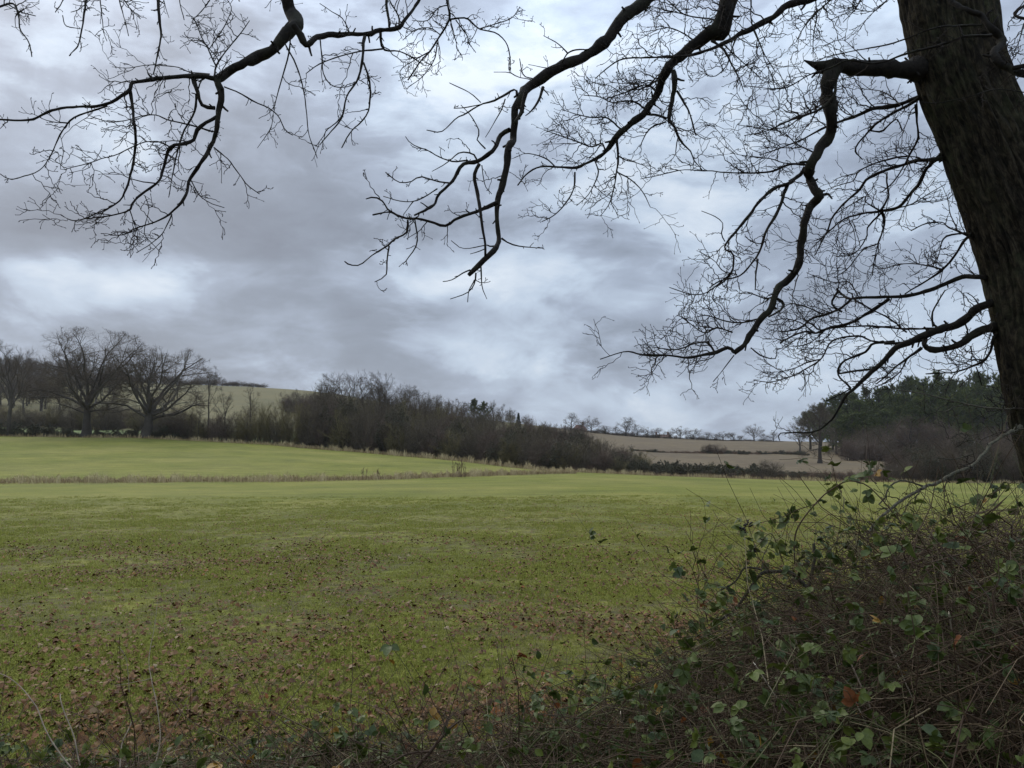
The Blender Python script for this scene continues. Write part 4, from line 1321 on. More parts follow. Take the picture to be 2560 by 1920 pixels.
# the limb that sweeps down through the middle
br(A(S0, [(2290, -760), (2120, -560), (1880, -260), (1720, -90), (1639, -23), (1593, 23), (1542, 60), (1510, 105), (1460, 142), (1409, 165), (1359, 192), (1318, 220), (1299, 243), (1286, 284), (1279, 339), (1274, 367), (1267, 412), (1258, 458), (1247, 504), (1244, 550), (1247, 596), (1231, 632), (1203, 660), (1171, 687)], [52, 46, 38, 32, 31, 29, 28, 27, 26, 25, 26, 24, 21, 19, 18, 17, 16, 14, 13, 12, 12, 13, 13, 11], 11, 5.6, 4.8, 2.0, 0.14),
   A(Z2, [(1120, 510), (1100, 600), (1060, 680)], 24, 20, 4.95, 4.9, 1),
   A(Z2, [(1040, 720), (980, 750), (930, 820), (850, 870), (780, 890), (740, 960), (700, 1010), (650, 1060), (630, 1110), (580, 1150), (520, 1180)], 30, 13, 4.9, 4.7, 3),
   A(Z2, [(980, 1105), (900, 1140), (820, 1170), (740, 1200), (680, 1235), (600, 1210), (530, 1195), (460, 1190), (380, 1150), (340, 1095), (295, 1075), (250, 1085)], 24, 8, 4.85, 4.7, 5, 0.1),
   A(Z2, [(430, 1185), (380, 1155), (290, 1170)], 11, 8, 4.7, 4.7, 2),
   A(Z2, [(480, 1200), (470, 1270), (400, 1310), (370, 1340), (290, 1390), (220, 1445), (160, 1445), (135, 1425)], 13, 6, 4.7, 4.6, 4, 0.1),
   A(Z2, [(375, 1345), (365, 1430), (360, 1500), (300, 1535)], 9, 5, 4.7, 4.6, 5, 0.08),
   A(Z2, [(860, 890), (845, 960), (860, 1040), (875, 1120), (885, 1230), (900, 1320), (905, 1400)], 21, 12, 4.85, 4.75, 4, 0.12),
   A(Z2, [(1075, 520), (1065, 490), (1020, 510), (960, 545), (880, 570), (800, 620), (740, 650), (665, 715), (580, 705)], 15, 5, 4.9, 4.8, 4),
   A(Z2, [(880, 560), (820, 510), (705, 450)], 7, 4, 4.85, 4.8, 3, 0.06),
   A(Z2, [(880, 570), (790, 590), (730, 593)], 7, 5, 4.85, 4.8, 3, 0.06),
   A(Z2, [(715, 1000), (640, 990), (545, 965), (500, 990), (430, 995), (360, 940)], 11, 5, 4.8, 4.7, 3, 0.08),
   A(Z2, [(640, 1030), (580, 1070), (510, 1100), (420, 1095), (345, 1070)], 8, 4, 4.8, 4.7, 3, 0.08),
   A(Z2, [(510, 1100), (455, 1170)], 6, 4, 4.75, 4.7, 2, 0.06),
   A(Z2, [(800, 870), (720, 880), (640, 850), (590, 820), (500, 785), (465, 745)], 10, 4, 4.85, 4.8, 5, 0.08),
   A(Z2, [(850, 865), (830, 835), (760, 830), (700, 880), (610, 935)], 10, 4, 4.85, 4.8, 5, 0.08),
   A(Z2, [(900, 810), (855, 760), (870, 720), (830, 640), (770, 575)], 9, 4, 4.9, 4.8, 4, 0.08),
   A(Z2, [(990, 1300), (1040, 1330), (1100, 1345), (1220, 1358)], 10, 4, 4.8, 4.9, 3, 0.04),
   A(Z2, [(820, 1475), (780, 1490), (720, 1525), (670, 1533)], 8, 4, 4.75, 4.7, 3, 0.06),
   A(Z2, [(850, 1490), (840, 1550), (800, 1600), (710, 1630)], 9, 4, 4.75, 4.7, 4, 0.06),
   A(Z2, [(880, 1450), (885, 1560), (910, 1630)], 8, 4, 4.75, 4.7, 3, 0.06),
   A(Z2, [(840, 1530), (810, 1590), (805, 1650)], 7, 4, 4.75, 4.7, 3, 0.06),
   A(Z2, [(1220, 470), (1190, 560), (1150, 610), (1120, 635)], 20, 5, 5.0, 4.9, 1, 0.05),
   A(Z2, [(1440, 270), (1400, 270), (1350, 290), (1320, 340)], 9, 7, 5.0, 5.0, 3, 0.08),
   A(Z2, [(1350, 290), (1300, 240), (1220, 195)], 8, 4, 5.0, 5.0, 4, 0.06),
   A(Z2, [(1160, 430), (1110, 410), (1090, 320)], 7, 4, 5.0, 5.0, 4, 0.06),
   A(Z2, [(1310, 350), (1240, 370), (1140, 355)], 6, 4, 5.0, 5.0, 4, 0.06),
   A(Z2, [(1150, 435), (1080, 420), (1030, 395), (950, 395)], 6, 4, 5.0, 5.0, 4, 0.06),
   A(Z2, [(900, 1360), (860, 1375), (820, 1385)], 6, 4, 4.8, 4.8, 3, 0.05),
   A(Z2, [(905, 1340), (780, 1355), (715, 1310)], 6, 4, 4.8, 4.8, 6, 0.08),
   A(Z2, [(520, 1200), (525, 1330), (465, 1430)], 8, 5, 4.7, 4.7, 4, 0.06),
   A(Z2, [(880, 900), (900, 1010), (940, 1060)], 6, 4, 4.85, 4.8, 3, 0.05),
   A(Z2, [(1010, 540), (990, 600), (950, 670), (900, 750)], 7, 4, 4.9, 4.9, 4, 0.06))
# the dense limb right of it
br(A(S0, [(2310, -640), (2150, -480), (1950, -220), (1840, -80), (1817, -10), (1813, 26), (1788, 70), (1748, 105), (1690, 150), (1660, 180), (1643, 229), (1616, 275), (1579, 307), (1547, 334), (1519, 371), (1487, 399), (1446, 419), (1396, 417), (1350, 417), (1318, 435), (1295, 463)], [50, 44, 38, 33, 31, 31, 30, 28, 25, 21, 17, 16, 15, 14, 11, 8, 7, 6, 5, 4, 3], 3.5, 5.6, 5.8, 9, 0.24),
   A(Z3, [(530, -60), (520, 50), (480, 190), (400, 200)], 62, 66, 5.75, 5.7, 0),
   A(Z2, [(1620, 760), (1625, 870), (1610, 1000), (1580, 1110), (1530, 1180)], 14, 4, 5.7, 5.6, 15, 0.2),
   A(Z2, [(1390, 940), (1385, 1030), (1340, 1110), (1280, 1170), (1210, 1210)], 10, 4, 5.7, 5.7, 13, 0.16),
   A(Z2, [(1560, 830), (1540, 780), (1490, 800), (1400, 770), (1310, 740), (1220, 710)], 11, 4, 5.75, 5.9, 16, 0.18),
   A(Z2, [(1625, 940), (1700, 980), (1760, 1050), (1800, 1130)], 10, 4, 5.7, 5.7, 14, 0.18),
   A(Z2, [(1280, 905), (1240, 870), (1190, 850), (1120, 840), (1060, 860)], 9, 4, 5.8, 5.9, 14, 0.13),
   A(Z2, [(1640, 700), (1560, 640), (1480, 640), (1380, 620), (1320, 600)], 11, 4, 5.7, 6.0, 16, 0.18),
   A(Z2, [(1500, 880), (1520, 950), (1470, 1050), (1400, 1120)], 8, 4, 5.7, 5.7, 12, 0.15),
   A(Z2, [(1780, 600), (1700, 550), (1600, 560), (1530, 530), (1440, 520)], 12, 4, 5.7, 6.0, 16, 0.2),
   A(Z2, [(1840, 500), (1780, 460), (1680, 500), (1560, 540)], 12, 4, 5.7, 5.9, 16, 0.2),
   A(Z3, [(200, 420), (210, 480), (185, 560), (165, 680), (200, 730), (240, 810), (290, 870), (310, 920), (360, 980)], 36, 4, 5.6, 5.5, 9, 0.2),
   A(Z3, [(215, 520), (270, 620), (300, 700), (325, 780)], 14, 8, 5.6, 5.5, 3),
   A(Z3, [(0, 660), (80, 665), (150, 680)], 12, 16, 5.9, 5.6, 6, 0.2),
   A(Z3, [(150, 700), (60, 740), (20, 800), (0, 850)], 10, 5, 5.6, 5.7, 12, 0.18),
   A(Z3, [(410, 235), (480, 290), (530, 380), (580, 470), (600, 530)], 18, 6, 5.6, 5.5, 9, 0.2),
   A(Z3, [(130, 430), (70, 480), (0, 510), (-60, 520)], 14, 6, 5.7, 6.0, 12, 0.22),
   A(Z3, [(330, 250), (230, 180), (150, 160), (60, 180), (0, 190)], 12, 4, 5.7, 6.0, 15, 0.2),
   A(Z3, [(440, 120), (350, 100), (250, 80), (180, 20), (120, -30)], 12, 5, 5.7, 6.0, 15, 0.2),
   A(Z3, [(250, 80), (150, 60), (60, 40), (20, 90)], 9, 4, 5.9, 6.1, 15, 0.18))
br(A(S0, [(2305, -180), (2200, -90), (2077, -26), (2017, 0), (1969, 17), (1939, 39), (1895, 65), (1843, 91), (1808, 108), (1765, 126), (1708, 141), (1656, 143), (1606, 144), (1556, 147), (1515, 174), (1487, 197)], [30, 24, 21, 19, 18, 16, 13, 11, 9, 7, 6, 5, 4.2, 3.6, 3, 2.4], 2.2, 5.5, 5.4, 9, 0.2),
   A(Z3, [(660, 180), (690, 250), (720, 320), (770, 400)], 14, 4, 5.4, 5.3, 11, 0.18),
   A(Z3, [(640, -40), (640, 100), (660, 180)], 8, 6, 5.6, 5.4, 8, 0.15),
   A(Z3, [(1010, -40), (1015, 100), (1000, 200), (1000, 330)], 8, 4, 5.6, 5.4, 7, 0.15),
   A(Z3, [(1180, -60), (1100, 0), (1020, 70), (950, 150), (900, 240)], 12, 5, 5.6, 5.4, 10, 0.18),
   A(Z3, [(480, 250), (560, 330), (640, 400), (700, 460)], 10, 4, 5.4, 5.3, 13, 0.18),
   A(Z3, [(1300, -60), (1260, 20), (1220, 80), (1170, 130)], 9, 4, 5.6, 5.4, 14, 0.16),
   A(Z3, [(1420, 0), (1350, 60), (1280, 60), (1200, 40)], 9, 4, 5.5, 5.4, 14, 0.14),
   A(Z3, [(560, 210), (520, 300), (500, 380), (430, 440), (380, 430)], 9, 4, 5.4, 5.3, 13, 0.16))
# broken limb and the long branch that hangs from it
br(A(S0, [(2330, 172), (2285, 174), (2251, 174), (2208, 171), (2142, 169), (2090, 165), (2060, 165), (2034, 158), (2010, 150)], [62, 50, 40, 37, 37, 36, 32, 15, 3], 5, 5.55, 5.4, 2, 0.2),
   A(S0, [(2086, 160), (2070, 208), (2069, 243), (2077, 282), (2080, 321), (2069, 347), (2043, 378), (2027, 412), (2025, 443), (2038, 469), (2049, 490), (2025, 512), (2012, 556), (2006, 608), (1991, 660), (1965, 707), (1946, 720), (1917, 778), (1883, 831), (1864, 859), (1835, 883)], [46, 35, 32, 31, 31, 28, 25, 23, 20, 20, 20, 19, 18, 18, 17, 18, 16, 15, 14, 12, 11], 10, 5.4, 5.5, 4, 0.2),
   A(Z4, [(700, 795), (660, 770), (600, 800), (520, 812), (440, 820), (360, 808), (230, 808), (150, 790), (90, 800), (0, 830)], 20, 5, 5.5, 5.6, 14, 0.2),
   A(Z4, [(600, 800), (560, 745), (490, 750), (400, 780), (280, 770)], 10, 4, 5.5, 5.7, 14, 0.18),
   A(Z4, [(690, 690), (610, 665), (540, 690), (440, 620), (400, 600)], 10, 4, 5.6, 5.8, 15, 0.2),
   A(Z4, [(830, 620), (740, 640), (650, 630), (560, 600), (500, 610)], 10, 4, 5.5, 5.8, 15, 0.2),
   A(Z4, [(790, 770), (840, 810), (915, 825), (920, 770)], 7, 5, 5.5, 5.4, 4, 0.08),
   A(Z4, [(700, 810), (640, 890), (590, 945)], 6, 4, 5.5, 5.5, 3, 0.08),
   A(Z3, [(960, 960), (900, 1020), (850, 1060), (780, 1080), (700, 1150), (640, 1230), (570, 1310), (510, 1380), (490, 1430), (540, 1460), (540, 1540), (500, 1610), (440, 1650)], 24, 8, 5.45, 5.3, 6, 0.15),
   A(Z4, [(700, 300), (690, 370), (640, 420), (560, 480), (480, 490), (360, 455)], 9, 4, 5.35, 5.3, 9, 0.13),
   A(Z3, [(850, 1060), (820, 1150), (790, 1220), (730, 1330), (700, 1430), (640, 1520), (570, 1590), (460, 1620), (400, 1660)], 22, 5, 5.4, 5.2, 7, 0.16),
   A(Z3, [(680, 1490), (665, 1580), (660, 1670)], 11, 7, 5.3, 5.3, 2, 0.06),
   A(Z3, [(955, 945), (850, 950), (750, 990), (600, 995), (480, 995), (400, 985), (250, 980), (100, 1010), (0, 1030)], 13, 4, 5.45, 5.7, 11, 0.2),
   A(Z3, [(950, 940), (830, 940), (740, 910), (600, 895), (520, 880)], 9, 4, 5.45, 5.8, 13, 0.2),
   A(Z3, [(1130, 440), (1115, 540), (1060, 610), (980, 650), (850, 700), (740, 750), (600, 780)], 20, 5, 5.4, 5.1, 12, 0.22),
   A(Z3, [(490, 1390), (470, 1350), (480, 1290), (440, 1250), (355, 1215)], 8, 4, 5.35, 5.3, 4, 0.08),
   A(Z4, [(920, 510), (960, 540), (930, 580), (880, 610)], 18, 8, 5.5, 5.4, 6, 0.15),
   A(Z4, [(920, 500), (860, 515), (800, 490), (750, 485)], 9, 5, 5.5, 5.6, 12, 0.18),
   A(Z3, [(1040, 1130), (1080, 1120), (1105, 1145)], 18, 8, 5.5, 5.4, 0),
   A(Z3, [(1000, 880), (900, 830), (820, 760), (700, 740), (560, 720)], 10, 4, 5.5, 5.9, 13, 0.22),
   A(Z3, [(560, 1580), (480, 1560), (430, 1500), (340, 1450)], 8, 4, 5.3, 5.3, 9, 0.12))
# branches leaving the trunk towards the left
br(A(Z3, [(1700, 540), (1620, 560), (1560, 580), (1480, 600), (1340, 625), (1250, 670), (1130, 710), (1050, 740), (960, 790), (820, 850), (700, 890)], 34, 4, 5.6, 6.6, 9, 0.24),
   A(Z3, [(1600, 570), (1500, 620), (1400, 690), (1320, 750), (1260, 820), (1240, 870), (1280, 920)], 20, 6, 5.7, 6.2, 7, 0.18),
   A(Z3, [(1320, 750), (1390, 755), (1440, 710), (1480, 685), (1500, 720), (1510, 750)], 12, 8, 6.2, 6.1, 3, 0.1),
   A(Z3, [(1585, 600), (1595, 700), (1600, 800), (1560, 880), (1500, 990), (1450, 1060), (1390, 1110)], 16, 6, 5.7, 6.2, 8, 0.2),
   A(Z3, [(1540, 900), (1450, 910), (1350, 940), (1260, 990), (1230, 1040), (1170, 1060), (1100, 1080)], 12, 5, 6, 6.5, 10, 0.2),
   A(Z3, [(1500, 600), (1440, 550), (1370, 520), (1280, 515)], 10, 4, 5.7, 6.3, 12, 0.2),
   A(Z3, [(1250, 670), (1180, 650), (1140, 600), (1160, 560)], 8, 4, 6, 6.3, 12, 0.18))
br(A(Z3, [(1800, 915), (1720, 920), (1620, 920), (1530, 945), (1420, 980), (1320, 1030), (1260, 1090), (1190, 1160), (1110, 1250), (1080, 1320), (1010, 1470)], 28, 6, 5.6, 6.7, 9, 0.22),
   A(Z3, [(1800, 880), (1730, 905), (1650, 970), (1610, 1050), (1550, 1130), (1480, 1200), (1390, 1220), (1280, 1230), (1180, 1260), (1090, 1330), (1000, 1420)], 32, 5, 5.6, 6.6, 9, 0.22),
   A(Z3, [(1395, 1230), (1405, 1290), (1370, 1400), (1350, 1500), (1340, 1590)], 16, 5, 6.2, 6.2, 9, 0.2),
   A(Z3, [(1390, 1215), (1430, 1130), (1420, 1050), (1425, 990)], 15, 9, 6.2, 6.3, 5, 0.15),
   A(Z3, [(1390, 1220), (1300, 1160), (1300, 1130), (1220, 1180), (1130, 1230)], 10, 4, 6.2, 6.5, 12, 0.2),
   A(Z3, [(1390, 1230), (1310, 1310), (1300, 1370), (1230, 1460), (1130, 1480)], 11, 4, 6.2, 6.4, 12, 0.22),
   A(Z3, [(1480, 1200), (1560, 1180), (1640, 1130), (1760, 1060)], 9, 4, 6.2, 5.8, 12, 0.2),
   A(Z3, [(1370, 1400), (1280, 1440), (1200, 1540), (1120, 1600)], 9, 4, 6.2, 6.4, 12, 0.2))
br(A(Z3, [(1930, 1370), (1855, 1340), (1780, 1310), (1740, 1280), (1640, 1290), (1560, 1330)], 15, 5, 5.6, 6.1, 12, 0.18),
   A(Z4, [(1990, 120), (1910, 200), (1850, 290), (1790, 360), (1740, 400), (1660, 450), (1590, 490)], 18, 7, 5.6, 6.1, 8, 0.18),
   A(Z4, [(1900, 170), (1800, 195), (1770, 280), (1755, 330)], 10, 5, 5.7, 6, 9, 0.18),
   A(Z4, [(1790, 360), (1700, 340), (1600, 330), (1500, 350)], 9, 4, 6, 6.4, 14, 0.2))
br(A(Z4, [(2080, 405), (1990, 400), (1900, 400), (1820, 430), (1720, 470), (1600, 500), (1500, 505), (1380, 510), (1310, 515), (1260, 490), (1230, 460)], 32, 10, 5.6, 6.6, 6, 0.22),
   A(Z4, [(1500, 515), (1430, 570), (1350, 620), (1280, 650), (1200, 670), (1120, 695), (1070, 685), (1010, 705), (940, 745)], 20, 8, 6.3, 6.8, 9, 0.22),
   A(Z4, [(1310, 515), (1250, 570), (1170, 600), (1100, 620), (1040, 670), (960, 690), (930, 685)], 14, 7, 6.6, 6.9, 9, 0.22),
   A(Z4, [(1240, 470), (1210, 540), (1260, 580)], 12, 10, 6.6, 6.6, 5, 0.15),
   A(Z4, [(1600, 690), (1540, 640), (1470, 595), (1400, 560), (1330, 520)], 10, 6, 6.2, 6.5, 8, 0.2),
   A(Z4, [(1170, 600), (1080, 560), (1000, 540), (960, 560)], 9, 4, 6.8, 7, 14, 0.2),
   A(Z4, [(1120, 695), (1050, 640), (960, 620), (880, 640)], 9, 4, 6.8, 7, 13, 0.2),
   A(Z4, [(1350, 500), (1300, 430), (1220, 430), (1130, 400), (1080, 380)], 8, 4, 6.5, 6.9, 14, 0.2))
br(A(S0, [(2540, 735), (2500, 748), (2473, 759), (2439, 773), (2415, 797), (2377, 816), (2329, 835), (2286, 852), (2248, 864), (2224, 883), (2200, 912), (2171, 936), (2147, 960), (2123, 979), (2109, 1002), (2091, 1035), (2067, 1062), (2043, 1077), (2013, 1083), (1951, 1083), (1949, 1101)], [26, 23, 20, 19, 18, 17, 16, 15, 14, 13, 12, 10, 9, 8, 7, 6, 5, 4.2, 3.6, 3, 2.6], 2.6, 5.6, 6.5, 5, 0.2),
   A(Z8, [(480, 660), (440, 680), (400, 715)], 7, 5, 6.4, 6.4, 0),
   A(Z4, [(1830, 655), (1740, 670), (1640, 670), (1560, 670), (1420, 660), (1310, 660), (1180, 675)], 15, 6, 6, 6.6, 8, 0.2),
   A(Z4, [(1740, 660), (1735, 590), (1770, 520), (1800, 470)], 10, 8, 6, 5.9, 5, 0.15),
   A(Z4, [(1480, 740), (1420, 750), (1390, 790), (1320, 820), (1260, 850), (1245, 910), (1310, 985)], 14, 10, 6.3, 6.4, 5, 0.18),
   A(Z4, [(1430, 880), (1350, 890), (1250, 905)], 12, 8, 6.3, 6.4, 5, 0.15),
   A(Z4, [(1540, 740), (1420, 735), (1350, 710), (1210, 740), (1150, 830), (1060, 890), (1000, 920), (900, 950), (800, 940)], 12, 4, 6.2, 6.7, 12, 0.22),
   A(Z4, [(1310, 985), (1240, 1020), (1160, 1055)], 7, 4, 6.4, 6.5, 6, 0.12),
   A(Z4, [(1180, 675), (1130, 720), (1060, 760), (960, 760)], 8, 4, 6.6, 6.8, 12, 0.2),
   A(Z4, [(1150, 830), (1080, 850), (1010, 880), (930, 900)], 7, 4, 6.5, 6.8, 13, 0.2),
   A(Z4, [(1060, 890), (1070, 960), (1050, 1000)], 6, 4, 6.6, 6.6, 8, 0.12))
br(A(Z4, [(2120, 640), (2050, 660), (1980, 690), (1900, 740), (1820, 770), (1740, 780), (1690, 770), (1700, 720), (1620, 740), (1480, 745)], 52, 12, 5.6, 6.1, 5, 0.2),
   A(Z4, [(1680, 775), (1600, 830), (1540, 870), (1480, 930), (1440, 960)], 16, 6, 6, 6.3, 9, 0.2),
   A(Z4, [(2090, 690), (2060, 720), (2040, 790), (2000, 840), (1930, 870), (1860, 900), (1800, 905), (1700, 905)], 20, 5, 5.6, 6.1, 11, 0.2),
   A(Z4, [(1960, 870), (1980, 930), (1990, 970)], 7, 4, 5.8, 5.8, 8, 0.15),
   A(Z4, [(1930, 760), (1940, 820), (1900, 850), (1840, 830)], 8, 4, 5.7, 5.8, 13, 0.18),
   A(Z4, [(1600, 830), (1560, 900), (1490, 950), (1430, 980)], 9, 4, 6.1, 6.3, 12, 0.2),
   A(Z4, [(1900, 630), (1920, 690), (1890, 720)], 10, 6, 5.8, 5.8, 6, 0.15),
   A(Z4, [(1990, 600), (1960, 520), (1900, 480), (1900, 540)], 8, 4, 5.7, 5.8, 10, 0.15))
# pale branch across the pine wood, and the broken branch propped in the brambles
br(A(Z8, [(2150, 490), (2070, 480), (1900, 465), (1700, 430), (1560, 400), (1400, 355), (1310, 340), (1200, 320), (1080, 310), (960, 260)], 22, 5, 5.4, 5.6, 7, 0.2),
   A(Z8, [(1750, 440), (1620, 465), (1560, 500), (1480, 490), (1400, 440)], 12, 5, 5.5, 5.5, 6, 0.15),
   A(Z8, [(2100, 470), (2020, 420), (1900, 500), (1820, 610), (1700, 690)], 8, 5, 5.4, 5.4, 9, 0.2))
PALE = len(BR) - 1
br(A(Z8, [(2170, 640), (2090, 680), (1990, 740), (1880, 850), (1790, 930), (1640, 1010), (1480, 1090), (1380, 1130), (1200, 1240), (1080, 1330), (970, 1440), (900, 1540)], 30, 22, 5.2, 4.3, 5, 0.2),
   A(Z8, [(1790, 850), (1700, 880), (1600, 900), (1500, 890), (1420, 930)], 12, 6, 5.0, 4.9, 8, 0.15),
   A(Z8, [(2010, 730), (1960, 640), (1900, 620), (1780, 740), (1640, 680)], 9, 5, 5.1, 5.2, 8, 0.2),
   A(Z8, [(1380, 1130), (1180, 1080), (1080, 1140), (1060, 1210), (1000, 1280)], 16, 12, 4.7, 4.6, 5, 0.12))
PALE2 = len(BR) - 1
# limbs in front of and right of the trunk
br(A(S0, [(2660, 235), (2560, 188), (2526, 170), (2497, 156), (2489, 137), (2504, 105), (2479, 72), (2453, 40), (2424, 25), (2392, 7), (2374, -11), (2350, -80)], [16, 15, 15, 18, 19, 19, 15, 12, 11, 11, 11, 11], 11, 4.7, 5.1, 4, 0.2),
   A(S0, [(2479, 89), (2410, 94), (2363, 109), (2275, 130), (2245, 142), (2186, 158), (2121, 150), (2077, 169), (2025, 187), (1978, 213), (1947, 221), (1860, 213)], 8, 2.2, 4.7, 5.0, 7, 0.18),
   A(S0, [(2453, 61), (2403, 63), (2363, 65), (2319, 76), (2265, 98), (2208, 115), (2142, 126), (2077, 139), (2043, 152)], 6.5, 2.2, 4.8, 5.0, 6, 0.16),
   A(S0, [(2640, 236), (2562, 232), (2526, 226), (2482, 224), (2432, 239), (2381, 251), (2337, 257), (2300, 254)], 4, 2, 4.7, 4.8, 5, 0.14),
   A(S0, [(2600, 160), (2560, 163), (2530, 168)], 12, 10, 4.7, 4.7, 3, 0.2),
   A(S0, [(2600, 60), (2556, 46), (2535, 36), (2560, 10)], 9, 6, 4.9, 5.0, 8, 0.15),
   A(S0, [(2560, 60), (2548, 100), (2530, 140)], 4, 2, 4.9, 4.9, 9, 0.15))


def smooth_poly(p, r, n):
    """resample a traced polyline through a Catmull-Rom curve, n points"""
    m = len(p)
    s = np.concatenate(([0], np.cumsum(np.linalg.norm(np.diff(p, axis=0), axis=1))))
    t = np.linspace(0, s[-1], n)
    pe = np.vstack((2 * p[0] - p[1], p, 2 * p[-1] - p[-2]))
    i = np.clip(np.searchsorted(s, t, side='right') - 1, 0, m - 2)
    u = ((t - s[i]) / np.maximum(s[i + 1] - s[i], 1e-6))[:, None]
    a, b, c, d = pe[i], pe[i + 1], pe[i + 2], pe[i + 3]
    q = 0.5 * (2 * b + (c - a) * u + (2 * a - 5 * b + 4 * c - d) * u ** 2 + (3 * b - a - 3 * c + d) * u ** 3)
    return q, np.interp(t, s, r)


def build_limbs():
    tg = np.random.default_rng(303)
    leaf_spots = []
    for key, group in BR.items():
        g, gw = Geo(), Geo()
        mat = M_pale_branch if key in (PALE, PALE2) else M_branch
        for (z, pts, w0, w1, d0, d1, tw, tl) in group:
            m = len(pts)
            ds = d0 + (d1 - d0) * np.linspace(0, 1, m) + np.concatenate(([0], tg.normal(size=m - 2) * 0.03, [0])) if m > 2 else np.array([d0, d1])
            at_trunk = d0 in (5.6, 5.55, 5.4, 5.2) and z[0] + pts[0][0] * z[2] > 2240
            if at_trunk:        # rooted well inside the trunk
                ds[0] += 0.22
            p = np.array([P(z[0] + x * z[2], z[1] + y * z[2], D) for (x, y), D in zip(pts, ds)])
            L = np.linalg.norm(np.diff(p, axis=0), axis=1)
            fr = np.concatenate(([0], np.cumsum(L))) / L.sum()
            rr = np.array([mpp(q) for q in p]) * z[2] / 2 * (np.array(w0, float) if isinstance(w0, list) else (w0 + (w1 - w0) * fr ** 0.8))
            if at_trunk:
                rr[0] *= 1.5
            n = int(np.clip(L.sum() / 0.035, 8, 150))
            q, r = smooth_poly(p, rr, n)
            # knobbly bark and small kinks
            kn = (vnoise(q * 14 + 3) - 0.5)
            q = q + (np.stack((vnoise(q * 7 + 7), vnoise(q * 7 + 31), vnoise(q * 7 + 57)), -1) - 0.5) * np.clip(r * 2.0, 0.010, 0.034)[:, None] + (np.stack((vnoise(q * 22 + 7), vnoise(q * 22 + 31), vnoise(q * 22 + 57)), -1) - 0.5) * np.clip(r * 0.7, 0.002, 0.012)[:, None]
            r = np.maximum(r * (1.04 + 0.5 * kn + 0.35 * (vnoise(q * 33 + 11) - 0.5)), 0.0018)
            thick = r.max() > 0.012
            tubes(g, q[None], r[None], 9 if r.max() > 0.03 else (6 if thick else 4), [tg.random()], ref=(0, 1, 0), cap=True)
            # knots, spurs and snapped stubs
            ks = tg.poisson(9 * L.sum())
            if ks and r.max() > 0.005:
                sp_, d_, t_, rb_, _ = spawn(q[None], r[None], ks, 0.03, 0.97, R(45), R(85), tg)
                ps, rs = grow(sp_, d_, 0.012 + 0.045 * tg.random(ks) ** 2 + rb_, np.clip(rb_ * 0.45, 0.0025, 0.012), np.clip(rb_ * 0.28, 0.002, 0.007), 3, 0.2, (0, 0, 0), tg)
                tubes(g, ps, rs, 5, tg.random(ks), cap=True)
            # only the part of the limb inside the view carries fine twigs
            px = 1280 + F * q[:, 0] / (q[:, 1] * CT + (q[:, 2] - ZC) * ST)
            up = -(q[:, 1] * -ST + (q[:, 2] - ZC) * CT) / (q[:, 1] * CT + (q[:, 2] - ZC) * ST) * F + 960
            inside = (px > -250) & (px < 2700) & (up > -260)
            if not inside.any() or tw == 0:
                continue
            q, r = q[inside], r[inside]
            if len(q) < 3:
                continue
            LL = np.linalg.norm(np.diff(q, axis=0), axis=1).sum()
            k = tg.poisson(tw * LL * (1.15 if key in (0, 2, 3) else 1.45))
            if k == 0:
                continue
            s, d, t, rb, _ = spawn(q[None], r[None], k, 0.08, 1.0, R(35), R(75), tg, bias=(0, 0, 0.15))
            L1 = tl * (0.40 + 1.25 * tg.random(k) ** 1.6)
            r1 = np.minimum(rb * 0.8, 0.0025 + 0.011 * L1)
            P1, R1 = grow(s, d, L1 * 1.15, r1, 0.0021, 7, 0.17, (0, 0, 0.02), tg, zig=0.30)
            tubes(gw, P1, R1, 3, tg.random(k))
            k2 = np.maximum(1, (L1 / 0.055).astype(int))
            s, d, t, rb, PL = spawn(P1, R1, k2, 0.2, 1.0, R(35), R(70), tg)
            L2 = np.maximum(PL * 0.42, 0.035) * (0.4 + 1.0 * tg.random(len(s)))
            P2, R2 = grow(s, d, L2, np.minimum(rb, 0.0026), 0.0019, 4, 0.18, (0, 0, 0.03), tg, zig=0.28)
            tubes(gw, P2, R2, 3, tg.random(len(s)))
            s3, d3, t, rb, PL = spawn(P2, R2, 1, 0.3, 0.9, R(35), R(65), tg)
            P3, R3 = grow(s3, d3, PL * 0.5 * (0.5 + tg.random(len(s3))), 0.0016, 0.0014, 2, 0.12, (0, 0, 0.03), tg)
            tubes(gw, P3, R3, 3, tg.random(len(s3)))
            # buds clustered at every tip
            tips = np.concatenate((P1[:, -1], P2[:, -1], P3[:, -1]))
            td = nrm(np.concatenate((P1[:, -1] - P1[:, -2], P2[:, -1] - P2[:, -2], P3[:, -1] - P3[:, -2])))
            for rep in range(1):
                bd = nrm(td + 0.55 * tg.normal(size=td.shape))
                ln = (0.009 + 0.006 * tg.random(len(tips)))[:, None]
                bp = np.stack((tips, tips + bd * ln * 0.5, tips + bd * ln), 1)
                tubes(gw, bp, np.repeat(np.array([[0.0016, 0.0034, 0.0008]]), len(tips), 0), 3, tg.random(len(tips)))
            if tw >= 6:
                leaf_spots.append((P1[0, -1], key))
        o = oak_part('branch', g, mat)
        if gw.n:
            oak_part('twigs', gw, M_otwig, o, 'stuff')
    return leaf_spots


LEAFS = build_limbs()

